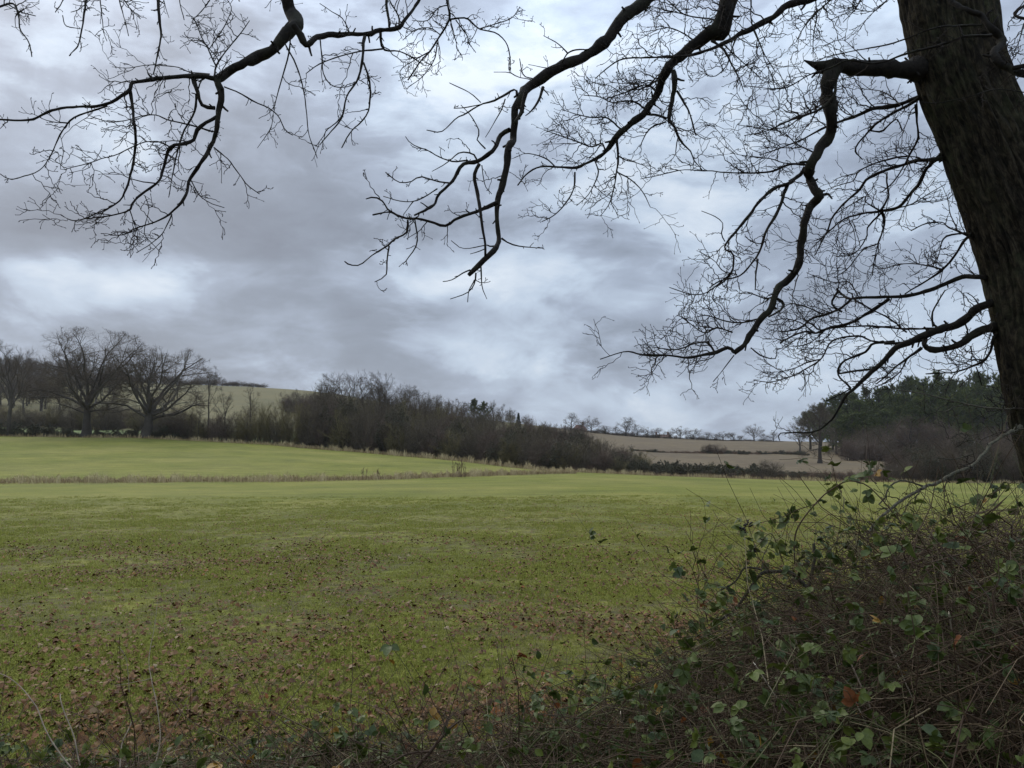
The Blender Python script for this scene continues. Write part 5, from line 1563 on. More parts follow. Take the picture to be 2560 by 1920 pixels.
# upper crown of the oak, out of the picture; twigs thickened to shade the foreground
def upper_crown():
    tg = np.random.default_rng(404)
    c = P(1820 * VS, -1000 * VS, TD)
    st = np.array([c + (0, 0, -0.25 * k_) for k_ in range(9)])
    az = np.arange(9) * 2.4 + 0.6
    ic = np.radians(np.array([12, 25, 35, 45, 55, 60, 66, 70, 72]))
    d = np.stack((np.sin(ic) * np.cos(az), np.sin(ic) * np.sin(az), np.cos(ic)), -1)
    g, gw = Geo(), Geo()
    p1, r1 = grow(st, d, np.full(9, 6.0), 0.13, 0.02, 10, 0.12, (0, 0, 0.05), tg)
    tubes(g, p1, r1, 7, tg.random(9))
    s, d, t, r, PL = spawn(p1, r1, 8, 0.15, 1, 0.5, 1.1, tg, bias=(0, 0, 0.5))
    p2, r2 = grow(s, d, 2.6 * (1.1 - 0.6 * t), np.minimum(r * 0.6, 0.04), 0.008, 7, 0.14, (0, 0, 0.05), tg)
    tubes(g, p2, r2, 5, tg.random(len(s)))
    s, d, t, r, PL = spawn(p2, r2, 9, 0.15, 1, 0.5, 1.1, tg, bias=(0, 0, 0.5))
    p3, r3 = grow(s, d, 0.9 * (1.2 - 0.6 * t), np.minimum(r * 0.6, 0.012), 0.004, 5, 0.15, (0, 0, 0.04), tg)
    tubes(gw, p3, r3, 3, tg.random(len(s)))
    s, d, t, r, PL = spawn(p3, r3, 5, 0.15, 1, 0.5, 1.1, tg)
    p4, r4 = grow(s, d, np.full(len(s), 0.42), 0.007, 0.004, 2, 0.15, (0, 0, 0.03), tg)
    tubes(gw, p4, r4, 3, tg.random(len(s)))
    o = oak_part('branch', g, M_branch)
    oak_part('twigs', gw, M_otwig, o, 'stuff')


upper_crown()

# ------------------------------------------------------------------ the bramble hedge in front of the camera
HX = [-4.2, -2.7, -1.9, -1.3, -0.6, 0.10, 0.60, 1.04, 1.36, 1.62, 1.95, 2.7, 4.0]
HH = [0.54, 0.52, 0.44, 0.46, 0.48, 0.54, 0.64, 0.80, 1.02, 1.30, 1.46, 1.44, 1.40]


def bram_h(x, y):
    h = np.interp(x, HX, HH)
    back = np.interp(x, [-2, 0.4, 1.2, 2], [4.1, 4.3, 4.8, 5.0])
    k = np.clip((back - y) / 0.9, 0.12, 1)
    n = fbm(np.stack((x * 1.6, y * 1.6, x * 0), -1), 3)
    return h * k ** 0.6 * (0.72 + 0.5 * n)


def leaflet_mesh(name, n, size, fold, seed):
    """a compound leaf: n toothed, folded leaflets on a stalk, along +X"""
    rg = np.random.default_rng(seed)
    g = Geo()
    dirs = {1: [0], 3: [0, 62, -62], 5: [0, 48, -48, 100, -100]}[n]
    for k_, a in enumerate(dirs):
        s = size * (1.0 if k_ == 0 else 0.82) * (0.9 + 0.2 * rg.random())
        base = np.array((size * 0.35, 0, 0))
        x = np.array([0.0, 0.22, 0.5, 0.78, 1.0])
        w = np.array([0.0, 0.30, 0.36, 0.22, 0.0])
        bend = -0.22 * x ** 2
        mid = np.stack((x, x * 0, bend), -1)
        lf = np.stack((x + 0.03, w, bend + fold * w), -1)[1:-1]
        rt = np.stack((x + 0.03, -w, bend + fold * w), -1)[1:-1]
        v = np.concatenate((mid, lf, rt)) * s
        rot = Matrix.Rotation(R(a + rg.normal() * 7), 3, 'Z') @ Matrix.Rotation(R(rg.normal() * 12), 3, 'X') @ Matrix.Rotation(R(12 + rg.normal() * 14), 3, 'Y')
        v = v @ np.array(rot).T + base
        g.add(v, [(1, 2, 6, 5), (2, 3, 7, 6), (1, 8, 9, 2), (2, 9, 10, 3)], [(0, 1, 5), (3, 4, 7), (0, 8, 1), (3, 10, 4)], 0.0)
    tubes(g, np.array([[(0, 0, 0), (size * 0.2, 0, 0.004), (size * 0.36, 0, 0)]]), np.full((1, 3), 0.0012), 3, [0.0])
    return g


LEAF_KINDS = [leaflet_mesh('leaf', n, s, f, 500 + i) for i, (n, s, f) in enumerate(((3, 0.044, 0.35), (3, 0.036, 0.2), (5, 0.036, 0.3), (3, 0.052, 0.45), (1, 0.046, 0.25), (3, 0.030, 0.3)))]
LEAF_TONES = (0.1, 0.35, 0.6, 0.8, 0.9)


def leaf_me(kind, tone):
    key = (kind, tone)
    if key not in LEAF_CACHE:
        src = LEAF_KINDS[kind]
        g = Geo()
        g.v, g.q, g.t, g.n = src.v, src.q, src.t, src.n
        g.a = [np.full(len(v), tone, np.float32) for v in src.v]
        LEAF_CACHE[key] = g.mesh('leaf', M_bleaf)
    return LEAF_CACHE[key]


LEAF_CACHE = {}


def rand_rot(rg, up=0.6):
    z = Vector(rg.normal(size=3)) * 0.55 + Vector((0, -0.35, 1.0)) * up
    z.normalize()
    x = Vector(rg.normal(size=3)).cross(z).normalized()
    y = z.cross(x)
    return Matrix((x, y, z)).transposed()


def bramble(x0, x1, label, seed, n_cane, n_tangle, n_dead, n_leaf, n_more, green=0.4, front=2.3, leaf_low=0.35):
    rg = np.random.default_rng(seed)
    cx = (x0 + x1) / 2
    base = np.array((cx, 3.6, 0.0))
    t = thing('bramble_bush', label, 'bramble', tuple(base))
    m = 0.35

    def put(name, g, mat, kind=None, smooth=True):
        for v in g.v:
            v -= base.astype(np.float32)
        o = obj(name, g.mesh(name, mat, smooth), t)
        if kind:
            o['kind'] = kind
        return o

    def spots(n):
        x = x0 - m * 0.5 + (x1 - x0 + m) * rg.random(n)
        bk = np.interp(x, [-2, 0.4, 1.2, 2], [4.1, 4.3, 4.8, 5.0])
        y = front + (bk - front) * rg.random(n)
        return x, y
    # arching canes
    x, y = spots(n_cane)
    H = bram_h(x, y)
    st = np.stack((x, y, np.zeros(n_cane)), -1)
    a = rg.random(n_cane) * 6.283
    d = np.stack((np.cos(a) * 0.55, np.sin(a) * 0.45, np.full(n_cane, 1.0)), -1)
    L = np.clip(H * (1.15 + 0.75 * rg.random(n_cane)), 0.35, 2.4)
    r0 = 0.0022 + 0.0022 * rg.random(n_cane)
    P1, R1 = grow(st, d, L, r0, r0 * 0.45, 10, 0.10, (0, 0, -0.105), rg)
    Hc = bram_h(P1[..., 0], P1[..., 1]) * (0.95 + 0.22 * rg.random(n_cane))[:, None]
    P1[..., 2] = np.where(P1[..., 2] > Hc * 0.8, Hc * 0.8 + 0.35 * (P1[..., 2] - Hc * 0.8), P1[..., 2])
    P1[..., 2] = np.maximum(np.minimum(P1[..., 2], Hc * 1.12), 0.02)
    g = Geo()
    tone = np.where(rg.random(n_cane) < green, 0.70 + 0.06 * rg.normal(size=n_cane), 0.52 * rg.random(n_cane))
    tubes(g, P1, R1, 4, np.clip(tone, 0, 1))
    s, dd, tt, rb, PL = spawn(P1, R1, 3, 0.25, 0.95, R(30), R(75), rg)
    P2, R2 = grow(s, dd, PL * 0.3 * (0.4 + rg.random(len(s))), np.minimum(rb * 0.8, 0.0024), 0.001, 5, 0.16, (0, 0, -0.03), rg)
    tubes(g, P2, R2, 3, np.clip(np.repeat(tone, 3) + 0.05 * rg.normal(size=len(s)), 0, 1))
    put('canes', g, M_cane, 'stuff')
    # tangle of thin dead shoots
    x, y = spots(n_tangle)
    H = bram_h(x, y)
    zz = H * (0.02 + 0.98 * rg.random(n_tangle) ** 0.7)
    st = np.stack((x, y, zz), -1)
    d = rg.normal(size=(n_tangle, 3)) * (1, 0.8, 0.55)
    L = 0.12 + 0.55 * rg.random(n_tangle) ** 1.5
    r0 = 0.0010 + 0.0024 * rg.random(n_tangle) ** 2.5
    P3, R3 = grow(st, d, L, r0, r0 * 0.5, 3, 0.26, (0, 0, -0.02), rg)
    P3[..., 2] = np.maximum(P3[..., 2], 0.01)
    g = Geo()
    tubes(g, P3, R3, 3, np.clip(rg.random(n_tangle) ** 1.4, 0, 1) * np.where(rg.random(n_tangle) < 0.12, 1.0, 0.62))
    put('tangle', g, M_cane, 'stuff')
    # cut dead stalks with pale ends
    x, y = spots(n_dead)
    H = bram_h(x, y)
    st = np.stack((x, y, H * 0.15 * rg.random(n_dead)), -1)
    d = rg.normal(size=(n_dead, 3)) * (0.6, 0.5, 0.1) + (0, 0, 1)
    L = np.clip(H * (0.35 + 0.60 * rg.random(n_dead)), 0.15, 1.0)
    r0 = 0.0016 + 0.0017 * rg.random(n_dead)
    P4, R4 = grow(st, d, L, r0, r0 * 0.8, 6, 0.11, (0, 0, 0), rg)
    g = Geo()
    tubes(g, P4, R4, 5, rg.random(n_dead))
    put('dead_stalks', g, M_dead, 'stuff')
    g = Geo()
    cut = rg.random(n_dead) < 0.45
    e = P4[cut, -1]
    td = nrm(P4[cut, -1] - P4[cut, -2] + rg.normal(size=(cut.sum(), 3)) * 0.002)
    pp = np.stack((e - td * 0.002, e + td * (0.005 + 0.010 * rg.random(cut.sum()))[:, None]), 1)
    tubes(g, pp, np.stack((R4[cut, -1] * 1.08, R4[cut, -1] * 0.5), -1), 5, rg.random(cut.sum()), cap=True)
    put('cut_ends', g, M_cut, 'stuff')
    # leaves: the clearest ones are pieces of their own
    s, dd, tt, rb, PL = spawn(P2, R2, max(2, int((n_leaf + n_more) * 0.8 / n_cane)), 0.0, 1.0, 0.5, 1.4, rg)
    s = s + rg.normal(size=s.shape) * 0.025
    Hs = bram_h(s[:, 0], s[:, 1])
    ok = s[:, 2] > leaf_low * Hs
    s = s[ok]
    rg.shuffle(s)
    score = 0.8 * s[:, 2] - 0.12 * s[:, 1] + 0.8 * rg.random(len(s))
    o_ = np.argsort(-score)
    own, rest = s[o_[:n_leaf]], s[o_[n_leaf:n_leaf + n_more]]
    for p_ in own:
        tone = random.choices((0.05, 0.3, 0.5, 0.72, 0.86, 0.955, 1.0), (4, 6, 6, 4, 2.5, 0.5, 0.35))[0]
        o = obj('leaf', leaf_me(rg.integers(0, len(LEAF_KINDS)), tone), t)
        mt = rand_rot(rg).to_4x4()
        k = 0.8 + 0.5 * rg.random()
        o.matrix_local = Matrix.Translation(Vector(p_ - base)) @ mt @ Matrix.Scale(k, 4)
    if len(rest):
        g = Geo()
        for p_ in rest:
            src = LEAF_KINDS[rg.integers(0, len(LEAF_KINDS))]
            rm = np.array(rand_rot(rg)) * (0.6 + 0.6 * rg.random())
            tone = random.choices((0.05, 0.3, 0.5, 0.72, 0.86, 0.955, 1.0), (4, 6, 6, 4, 2.5, 0.5, 0.35))[0]
            for v, q_, t_ in ((np.concatenate(src.v), np.concatenate(src.q), np.concatenate(src.t)),):
                g.add(v @ rm.T + p_, q_, t_, tone)
        put('small_leaves', g, M_bleaf, 'stuff')
    return t


bramble(-3.7, -1.75, 'low leafy bramble in the bottom left corner of the picture', 601, 120, 1400, 60, 40, 700, 0.5, 2.6)
bramble(-1.75, -0.75, 'low leafy bramble along the bottom edge, left of the middle', 602, 100, 1300, 55, 34, 640, 0.5, 2.6)
bramble(-0.75, 0.15, 'bramble with dark forked dead stems at the bottom middle', 603, 120, 1700, 70, 40, 600, 0.5, 2.5)
bramble(0.15, 0.80, 'green-stemmed bramble where the hedge starts to rise', 604, 140, 2600, 90, 44, 600, 0.55, 2.4)
bramble(0.80, 1.40, 'brown tangled bramble on the slope of the rising hedge', 605, 190, 4600, 120, 46, 900, 0.5, 2.2)
bramble(1.40, 2.05, 'tall dense bramble with arching canes and orange leaves', 606, 260, 6600, 150, 54, 1700, 0.45, 2.1)
bramble(2.05, 3.4, 'tall dark bramble below the trunk of the leaning oak', 607, 330, 8200, 200, 42, 1700, 0.4, 2.1)

# the high arching cane against the field, dark briar stems and berries
M_black = ramp_mat('berry', [(0, (0.010, 0.008, 0.010)), (1, (0.022, 0.014, 0.016))], 0.35)
ZB = (1700, 1150, 860 / 1853)


def zpoly(z, pts, d0, d1):
    ds = np.linspace(d0, d1, len(pts))
    return np.array([P(z[0] + x * z[2], z[1] + y * z[2], D) for (x, y), D in zip(pts, ds)])


def stems_thing(name, label, cat, polys, mat, leaves, seed, twigs=5, berries=(), tone=0.3, base_xy=None):
    rg = np.random.default_rng(seed)
    p0 = zpoly(*polys[0][:4])[0]
    base = np.array((p0[0], p0[1], 0.0))
    t = thing(name, label, cat, tuple(base))
    for z, pts, d0, d1, w0, w1 in polys:
        q, r = smooth_poly(zpoly(z, pts, d0, d1), np.linspace(w0, w1, len(pts)), 26)
        q = q + (np.stack((vnoise(q * 12 + 7), vnoise(q * 12 + 31), vnoise(q * 12 + 57)), -1) - 0.5) * 0.012
        g = Geo()
        tubes(g, q[None], r[None], 6, [tone], ref=(0, 1, 0))
        if twigs:
            s, d, tt, rb, PL = spawn(q[None], r[None], twigs, 0.1, 1.0, R(35), R(75), rg, bias=(0, 0, 0.3))
            p2, r2 = grow(s, d, 0.12 + 0.2 * rg.random(len(s)), np.minimum(rb * 0.6, 0.0022), 0.001, 5, 0.14, (0, 0, 0.02), rg)
            tubes(g, p2, r2, 4, np.full(len(s), tone))
        for v in g.v:
            v -= base.astype(np.float32)
        obj('stem', g.mesh('stem', mat), t)
        if leaves:
            s, d, tt, rb, PL = spawn(q[None], r[None], leaves, 0.15, 1.0, 0.6, 1.4, rg)
            for p_ in s + rg.normal(size=s.shape) * 0.02:
                tn = random.choices((0.3, 0.5, 0.72, 0.86, 0.955), (4, 5, 5, 3, 0.2))[0]
                o = obj('leaf', leaf_me(rg.integers(0, len(LEAF_KINDS)), tn), t)
                o.matrix_local = Matrix.Translation(Vector(p_ - base)) @ rand_rot(rg, 0.25).to_4x4() @ Matrix.Scale(0.8 + 0.5 * rg.random(), 4)
    for z, x, y, D in berries:
        c = P(z[0] + x * z[2], z[1] + y * z[2], D)
        g = Geo()
        for _ in range(7):
            b = c + rg.normal(size=3) * 0.006
            pp = np.array([[b + (0, 0, -0.0045), b + (0, 0, -0.002), b + (0, 0, 0.002), b + (0, 0, 0.0045)]])
            tubes(g, pp, np.array([[0.001, 0.0042, 0.0042, 0.001]]), 6, [rg.random()])
        for v in g.v:
            v -= base.astype(np.float32)
        obj('berry', g.mesh('berry', M_black), t)
    return t


stems_thing('arching_cane', 'long arching bramble cane standing out against the green field', 'bramble',
            [(ZB, [(620, 560), (620, 420), (650, 330), (740, 220), (830, 150), (900, 115), (980, 125), (1060, 180), (1120, 250), (1180, 330)], 4.0, 3.8, 0.0042, 0.0028),
             (ZB, [(740, 230), (680, 250), (600, 290), (520, 320), (430, 340), (330, 365)], 3.9, 3.9, 0.0025, 0.0015),
             (ZB, [(560, 560), (520, 450), (480, 400), (400, 480), (370, 500)], 4.0, 3.9, 0.0028, 0.0015)], M_cane, 10, 701, 4,
            berries=[(ZB, 330, 365, 3.9), (ZB, 350, 355, 3.9), (ZB, 345, 372, 3.88), (ZB, 370, 340, 3.9), (ZB, 382, 352, 3.9), (ZB, 372, 490, 3.9), (ZB, 390, 505, 3.9), (ZB, 402, 492, 3.9)], tone=0.28)
stems_thing('briar_stem', 'upright thin dark briar twig at the left edge of the hedge', 'briar',
            [(ZB, [(150, 880), (130, 780), (100, 680), (70, 590), (30, 520)], 4.3, 4.4, 0.0035, 0.0015), (ZB, [(70, 590), (95, 500), (120, 420), (185, 365)], 4.35, 4.4, 0.0022, 0.001),
             (ZB, [(110, 720), (170, 600), (200, 530), (290, 440)], 4.3, 4.3, 0.002, 0.001)], M_cane, 0, 702, 7, tone=0.06)
stems_thing('bent_branch', 'bent lichen-grey branch looping out of the left hedge slope', 'branch',
            [(ZB, [(200, 870), (280, 820), (350, 740), (400, 660), (450, 605), (520, 600), (590, 600), (640, 640), (700, 700)], 4.2, 4.0, 0.0075, 0.010),
             (ZB, [(220, 700), (300, 650), (345, 585), (400, 580), (445, 590)], 4.15, 4.1, 0.004, 0.006), (ZB, [(620, 870), (680, 720), (710, 620), (730, 520), (720, 450)], 4.1, 4.1, 0.010, 0.008)], M_pale_branch, 0, 703, 5, tone=0.0)
stems_thing('thorn_twig', 'red-brown young thorn shoot above the hedge before the stubble', 'briar',
            [(Z8, [(680, 1180), (640, 1100), (615, 1000), (600, 900), (580, 870)], 3.9, 4.0, 0.003, 0.0015), (Z8, [(985, 1100), (930, 1060), (935, 1000), (900, 950), (865, 880)], 3.9, 4.0, 0.003, 0.0015),
             (Z8, [(940, 1000), (985, 990), (1000, 920)], 3.95, 3.95, 0.002, 0.0012)], M_cane, 4, 704, 4, tone=0.1)
stems_thing('long_cane', 'long straight pale green cane leaning across the lower right tangle', 'bramble',
            [(ZB, [(680, 1190), (740, 1260), (830, 1370), (930, 1500), (1000, 1650), (1040, 1760)], 3.0, 2.5, 0.0045, 0.0045),
             (ZB, [(1360, 1130), (1450, 1110), (1560, 1050), (1640, 1045), (1700, 1060), (1780, 1110)], 3.1, 3.0, 0.003, 0.002),
             (ZB, [(850, 1160), (1000, 1180), (1100, 1150), (1300, 1160), (1500, 1165), (1760, 1165), (1880, 1160)], 3.0, 3.0, 0.003, 0.002),
             (ZB, [(900, 1530), (1060, 1530), (1180, 1560), (1300, 1600), (1480, 1680)], 2.7, 2.5, 0.0035, 0.003),
             (ZB, [(1500, 1650), (1640, 1620), (1740, 1540), (1780, 1440), (1840, 1360)], 2.7, 2.8, 0.006, 0.004)], M_cane, 4, 705, 3, tone=0.7)
ZM = (900, 1400, 900 / 2212)
stems_thing('green_cane', 'long green cane lying across the leafy bramble at bottom middle', 'bramble',
            [(ZM, [(1100, 1200), (1200, 1060), (1350, 950), (1500, 860), (1620, 800), (1730, 740)], 3.2, 3.5, 0.004, 0.003),
             (ZM, [(750, 1040), (900, 980), (1080, 870), (1200, 770), (1330, 735), (1500, 745)], 3.6, 3.7, 0.003, 0.002),
             (ZM, [(1000, 1220), (1080, 1120), (1200, 1040), (1400, 1080), (1560, 1120), (1760, 1180), (1960, 1260)], 3.2, 3.0, 0.004, 0.003)], M_cane, 9, 706, 3, tone=0.72)
stems_thing('dead_forked_stem', 'black forked dead stem at the bottom edge, centre left', 'branch',
            [(ZM, [(350, 1280), (430, 1180), (500, 1090), (560, 1030), (620, 980)], 3.1, 3.2, 0.008, 0.003), (ZM, [(430, 1180), (330, 1190), (250, 1220), (150, 1280)], 3.1, 3.0, 0.005, 0.003),
             (ZM, [(500, 1090), (520, 1010), (540, 960)], 3.15, 3.2, 0.004, 0.002)], M_cane, 0, 707, 5, tone=0.0)
ZL = (0, 1300, 900 / 2212)
stems_thing('dry_grass_stem', 'tall pale dry stalk standing before the leaf-strewn grass', 'weed',
            [(ZL, [(950, 1524), (985, 1340), (960, 1120), (930, 980), (915, 850), (945, 680), (968, 500)], 3.3, 3.6, 0.0028, 0.0010), (ZL, [(925, 975), (860, 990), (700, 1010)], 3.4, 3.5, 0.0015, 0.0008),
             (ZL, [(800, 1060), (790, 920), (770, 840), (725, 780)], 3.4, 3.4, 0.0015, 0.0008)], M_dead, 0, 708, 0, tone=0.9)
stems_thing('dry_grass_stem', 'bent pale dry stalk in the bottom left corner', 'weed',
            [(ZL, [(440, 1524), (330, 1380), (250, 1230), (180, 1090), (110, 1010), (0, 945), (-60, 920)], 3.1, 3.3, 0.003, 0.0012), (ZL, [(490, 1500), (450, 1330), (400, 1200), (375, 1110), (370, 1070)], 3.1, 3.2, 0.003, 0.002),
             (ZL, [(740, 1524), (750, 1380), (790, 1300), (815, 1230)], 3.1, 3.2, 0.003, 0.002)], M_dead, 0, 709, 0, tone=0.75)

# ------------------------------------------------------------------ fallen oak leaves
def oak_leaf(seed):
    rg = np.random.default_rng(seed)
    x = np.array([0, 0.16, 0.26, 0.40, 0.50, 0.66, 0.76, 0.90, 1.0])
    w = np.array([0.02, 0.13, 0.08, 0.27, 0.15, 0.33, 0.18, 0.20, 0.0])
    w = w * (0.9 + 0.2 * rg.random(9))
    cur = rg.normal() * 0.18
    fold = 0.15 + 0.5 * rg.random()
    z = cur * np.sin(x * 3.1) + 0.05 * rg.normal(size=9)
    mid = np.stack((x - 0.5, x * 0, z), -1)
    l = np.stack((x - 0.5, w, z + fold * w * rg.choice((-0.6, 1))), -1)[1:-1]
    r = np.stack((x - 0.5, -w, z + fold * w), -1)[1:-1]
    v = np.concatenate((mid, l, r))
    q = [(k, k + 1, 9 + k, 8 + k) for k in range(1, 7)] + [(k, 15 + k, 16 + k, k + 1) for k in range(1, 7)]
    t = [(0, 1, 9), (7, 8, 15), (0, 16, 1), (7, 22, 8)]
    return v, np.array(q), np.array(t)


OAKL = [oak_leaf(800 + k) for k in range(8)]


def litter_density(x, y):
    n = fbm(np.stack((x * 0.8, y * 0.8, x * 0 + 3), -1), 4)
    m = fbm(np.stack((x * 0.17, y * 0.17, x * 0 + 9), -1), 3)
    side = np.clip(1.0 + 0.05 * (x + 2), 0.6, 1.5)
    return np.clip((n - 0.30) * 3.2, 0.22, 1) * np.clip((m - 0.1) * 2, 0.45, 1.2) * np.exp(-((y - 3.5) / 10.5) ** 1.3) * side


def fallen_leaves():
    rg = np.random.default_rng(900)
    n = 170000
    y = 3.6 + 34 * rg.random(n) ** 1.35
    x = (rg.random(n) * 2 - 1) * (y * 0.72 + 0.6)
    wgt = litter_density(x, y)
    keep = rg.random(n) < wgt * 1.1 * np.clip(y / 8, 0.85, 2.2)
    x, y = x[keep], y[keep]
    # in the picture and not under the brambles: the 300 that show largest are things of their own
    vis = (np.abs(x) < y * 0.66) & (y > 4.9) & ~((x > 0.25 * y - 0.6) & (y < 9))
    o = np.argsort(np.where(vis, y, 1e9))[:300]
    big = np.zeros(len(x), bool)
    big[o] = True
    z = height(x, y) + 0.018 + 0.016 * rg.random(len(x)) + np.clip((y - 6) * 0.0012, 0, 0.014)
    size = 0.028 + 0.044 * rg.random(len(x)) ** 1.7
    tones = np.array((0.05, 0.2, 0.4, 0.6, 0.8, 0.9, 0.97, 1.0))
    meshes = {}
    for i in np.nonzero(big)[0]:
        kk = (int(rg.integers(0, 8)), float(rg.choice(tones, p=(.16, .2, .2, .16, .13, .08, .03, .04))))
        if kk not in meshes:
            g = Geo()
            v, q, t = OAKL[kk[0]]
            g.add(v, q, t, kk[1])
            meshes[kk] = g.mesh('fallen_leaf', M_litter)
        o = obj('fallen_leaf', meshes[kk])
        o.matrix_world = Matrix.Translation((x[i], y[i], z[i] + 0.01)) @ Matrix.Rotation(rg.random() * 6.28, 4, 'Z') @ Matrix.Rotation(rg.normal() * 0.22, 4, 'X') @ Matrix.Rotation(rg.normal() * 0.22, 4, 'Y') @ Matrix.Scale(size[i] * 1.15, 4)
        tag(o, 'brown curled oak leaf lying on the grass nearest the brambles', 'leaf', 'fallen oak leaves nearest the brambles')
    r = np.nonzero(~big)[0]
    g = Geo()
    for k, half in [(k, h) for k in range(8) for h in (0, 1, 2)]:
        ii = r[k::8]
        ii = ii[np.digitize(y[ii], (5.6, 16.0)) == half]
        v, q, t = OAKL[k]
        if half == 2:     # leaves farther off need fewer corners
            v, q, t = v[[0, 9 + 3, 8, 16 + 3]] * (1, 1.25, 1) + (0, 0, 0.28), np.array([(0, 3, 2, 1)]), np.zeros((0, 3), int)
        if half == 1:
            pick = [0, 3, 5, 8, 9 + 2, 9 + 4, 16 + 2, 16 + 4]
            v, q, t = v[pick], np.array([(1, 2, 5, 4), (1, 6, 7, 2)]), np.array([(0, 1, 4), (2, 3, 5), (0, 6, 1), (2, 7, 3)])
        m = len(ii)
        a = rg.random(m) * 6.283
        tx, ty = rg.normal(size=m) * 0.2, rg.normal(size=m) * 0.2
        ca, sa = np.cos(a), np.sin(a)
        s = size[ii][:, None] * np.clip(1 + (y[ii][:, None] - 10) * 0.01, 1, 1.15)
        vx, vy, vz = v[None, :, 0], v[None, :, 1], v[None, :, 2]
        vz2 = vz + vx * np.sin(tx)[:, None] + vy * np.sin(ty)[:, None]
        wv = np.stack(((vx * ca[:, None] - vy * sa[:, None]) * s + x[ii][:, None], (vx * sa[:, None] + vy * ca[:, None]) * s + y[ii][:, None], vz2 * s + z[ii][:, None]), -1)
        nv = len(v)
        off = (np.arange(m) * nv)[:, None, None]
        g.add(wv.reshape(-1, 3), (q[None] + off).reshape(-1, 4), (t[None] + off).reshape(-1, 3), np.repeat(np.clip(rg.beta(1.4, 1.7, m) * 1.0 + (rg.random(m) < 0.02), 0, 1), nv))
    o = obj('leaf_litter', g.mesh('leaf_litter', M_litter))
    tag(o, 'brown oak leaves strewn over the near part of the field', 'leaves', None, 'stuff')
    print('litter', len(x))


fallen_leaves()

# ------------------------------------------------------------------ grass tufts on the near field
def grass_tuft(seed, n, h, spread, w):
    rg = np.random.default_rng(seed)
    g = Geo()
    b = np.stack((rg.normal(size=n) * spread, rg.normal(size=n) * spread, np.full(n, -0.01)), -1)
    blades(g, b, h * (0.4 + 0.8 * rg.random(n)), w, 1.3, rg, np.clip(rg.beta(2, 2.4, n), 0, 1))
    o = bpy.data.objects.new('grass_tuft', g.mesh('grass_tuft', M_grass, False))
    return o


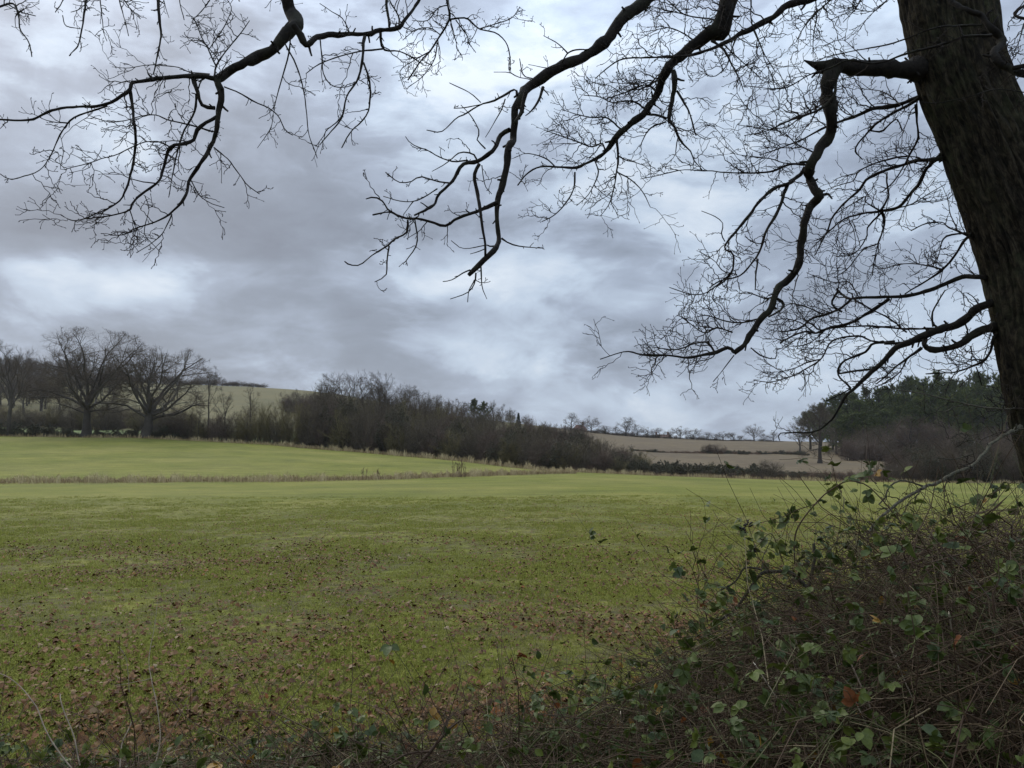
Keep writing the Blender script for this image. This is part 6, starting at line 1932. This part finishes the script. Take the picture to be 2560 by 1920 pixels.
def near_grass():
    rg = np.random.default_rng(950)
    tufts = bpy.data.collections.new('grass_tufts')
    for k, (n, h, s, w) in enumerate(((22, 0.036, 0.05, 0.0024), (20, 0.045, 0.045, 0.0024), (24, 0.030, 0.06, 0.0024), (16, 0.062, 0.035, 0.0026))):
        tufts.objects.link(grass_tuft(960 + k, n, h, s, w))
    n = 150000
    y = 3.4 + 32 * rg.random(n) ** 1.55
    x = (rg.random(n) * 2 - 1) * (y * 0.72 + 0.6)
    lush = fbm(np.stack((x * 0.9, y * 0.9, x * 0 + 21), -1), 4)
    keep = rg.random(n) < np.clip((lush - 0.24) * 3.4, 0.55, 1) * np.clip((42 - y) / 28, 0, 1)
    x, y, lush = x[keep], y[keep], lush[keep]
    z = height(x, y)
    me = bpy.data.meshes.new('grass')
    me.vertices.add(len(x))
    me.vertices.foreach_set('co', np.stack((x, y, z), -1).astype(np.float32).ravel())
    for nm, val in (('rot', rg.random(len(x)) * 6.283), ('size', (0.55 + 0.7 * rg.random(len(x))) * (0.75 + 0.5 * np.clip((lush - 0.35) * 3, 0, 1)) * np.clip(1 + (y - 8) * 0.02, 1, 1.5))):
        a = me.attributes.new(nm, 'FLOAT', 'POINT')
        a.data.foreach_set('value', val.astype(np.float32))
    a = me.attributes.new('pick', 'INT', 'POINT')
    a.data.foreach_set('value', rg.integers(0, 4, len(x)).astype(np.int32))
    o = obj('grass', me)
    tag(o, 'short green grass of the near field between fallen leaves', 'grass', None, 'stuff')
    gn = bpy.data.node_groups.new('grass_scatter', 'GeometryNodeTree')
    gn.interface.new_socket('Geometry', in_out='INPUT', socket_type='NodeSocketGeometry')
    gn.interface.new_socket('Geometry', in_out='OUTPUT', socket_type='NodeSocketGeometry')
    N = gn.nodes
    gi, go = N.new('NodeGroupInput'), N.new('NodeGroupOutput')
    ci = N.new('GeometryNodeCollectionInfo')
    ci.inputs['Collection'].default_value = tufts
    ci.inputs['Separate Children'].default_value = True
    ci.inputs['Reset Children'].default_value = True
    ip = N.new('GeometryNodeInstanceOnPoints')
    ip.inputs['Pick Instance'].default_value = True

    def attr(nm, typ):
        a = N.new('GeometryNodeInputNamedAttribute')
        a.data_type = typ
        a.inputs['Name'].default_value = nm
        return a.outputs['Attribute']
    cx = N.new('ShaderNodeCombineXYZ')
    gn.links.new(attr('rot', 'FLOAT'), cx.inputs['Z'])
    gn.links.new(gi.outputs[0], ip.inputs['Points'])
    gn.links.new(ci.outputs[0], ip.inputs['Instance'])
    gn.links.new(attr('pick', 'INT'), ip.inputs['Instance Index'])
    gn.links.new(cx.outputs[0], ip.inputs['Rotation'])
    gn.links.new(attr('size', 'FLOAT'), ip.inputs['Scale'])
    gn.links.new(ip.outputs[0], go.inputs[0])
    md = o.modifiers.new('scatter', 'NODES')
    md.node_group = gn
    print('tufts', len(x))


near_grass()


# ------------------------------------------------------------------ damp winter air
def haze():
    g = Geo()
    box(g, (0, 1300, -14), (9000, 2720, 160))
    m = bpy.data.materials.new('damp_air')
    m.use_nodes = True
    m.node_tree.nodes.clear()
    N = NT(m.node_tree)
    v = N.n('ShaderNodeVolumePrincipled')
    v.inputs['Color'].default_value = (0.97, 0.97, 0.97, 1)
    v.inputs['Density'].default_value = 0.00013
    out = N.n('ShaderNodeOutputMaterial')
    N.l(v.outputs[0], out.inputs['Volume'])
    o = obj('haze', g.mesh('haze', m, False))
    tag(o, 'thin damp winter air over the fields', 'haze', None, 'stuff')


haze()

# ------------------------------------------------------------------ look-alikes in a row are told apart by their place in it
def ordinals():
    one = 'first second third fourth fifth sixth seventh eighth ninth tenth eleventh twelfth thirteenth fourteenth fifteenth sixteenth seventeenth eighteenth nineteenth'.split()
    words_ = one + ['twentieth'] + ['twenty-' + w for w in one[:9]] + ['thirtieth'] + ['thirty-' + w for w in one[:9]] + ['fortieth']
    groups = {}
    for o in coll.objects:
        if o.parent is None and o.get('group'):
            groups.setdefault(o['group'], []).append(o)
    for g, os_ in groups.items():
        labels = {}
        for o in os_:
            labels.setdefault(o['label'], []).append(o)
        for lab, ol in labels.items():
            if 1 < len(ol) <= 40:
                ol.sort(key=lambda o: o.location.x / o.location.y if o.location.y > 1 else o.location.x)
                for w, o in zip(words_, ol):
                    o['label'] = '%s, %s from left' % (lab, w)


ordinals()
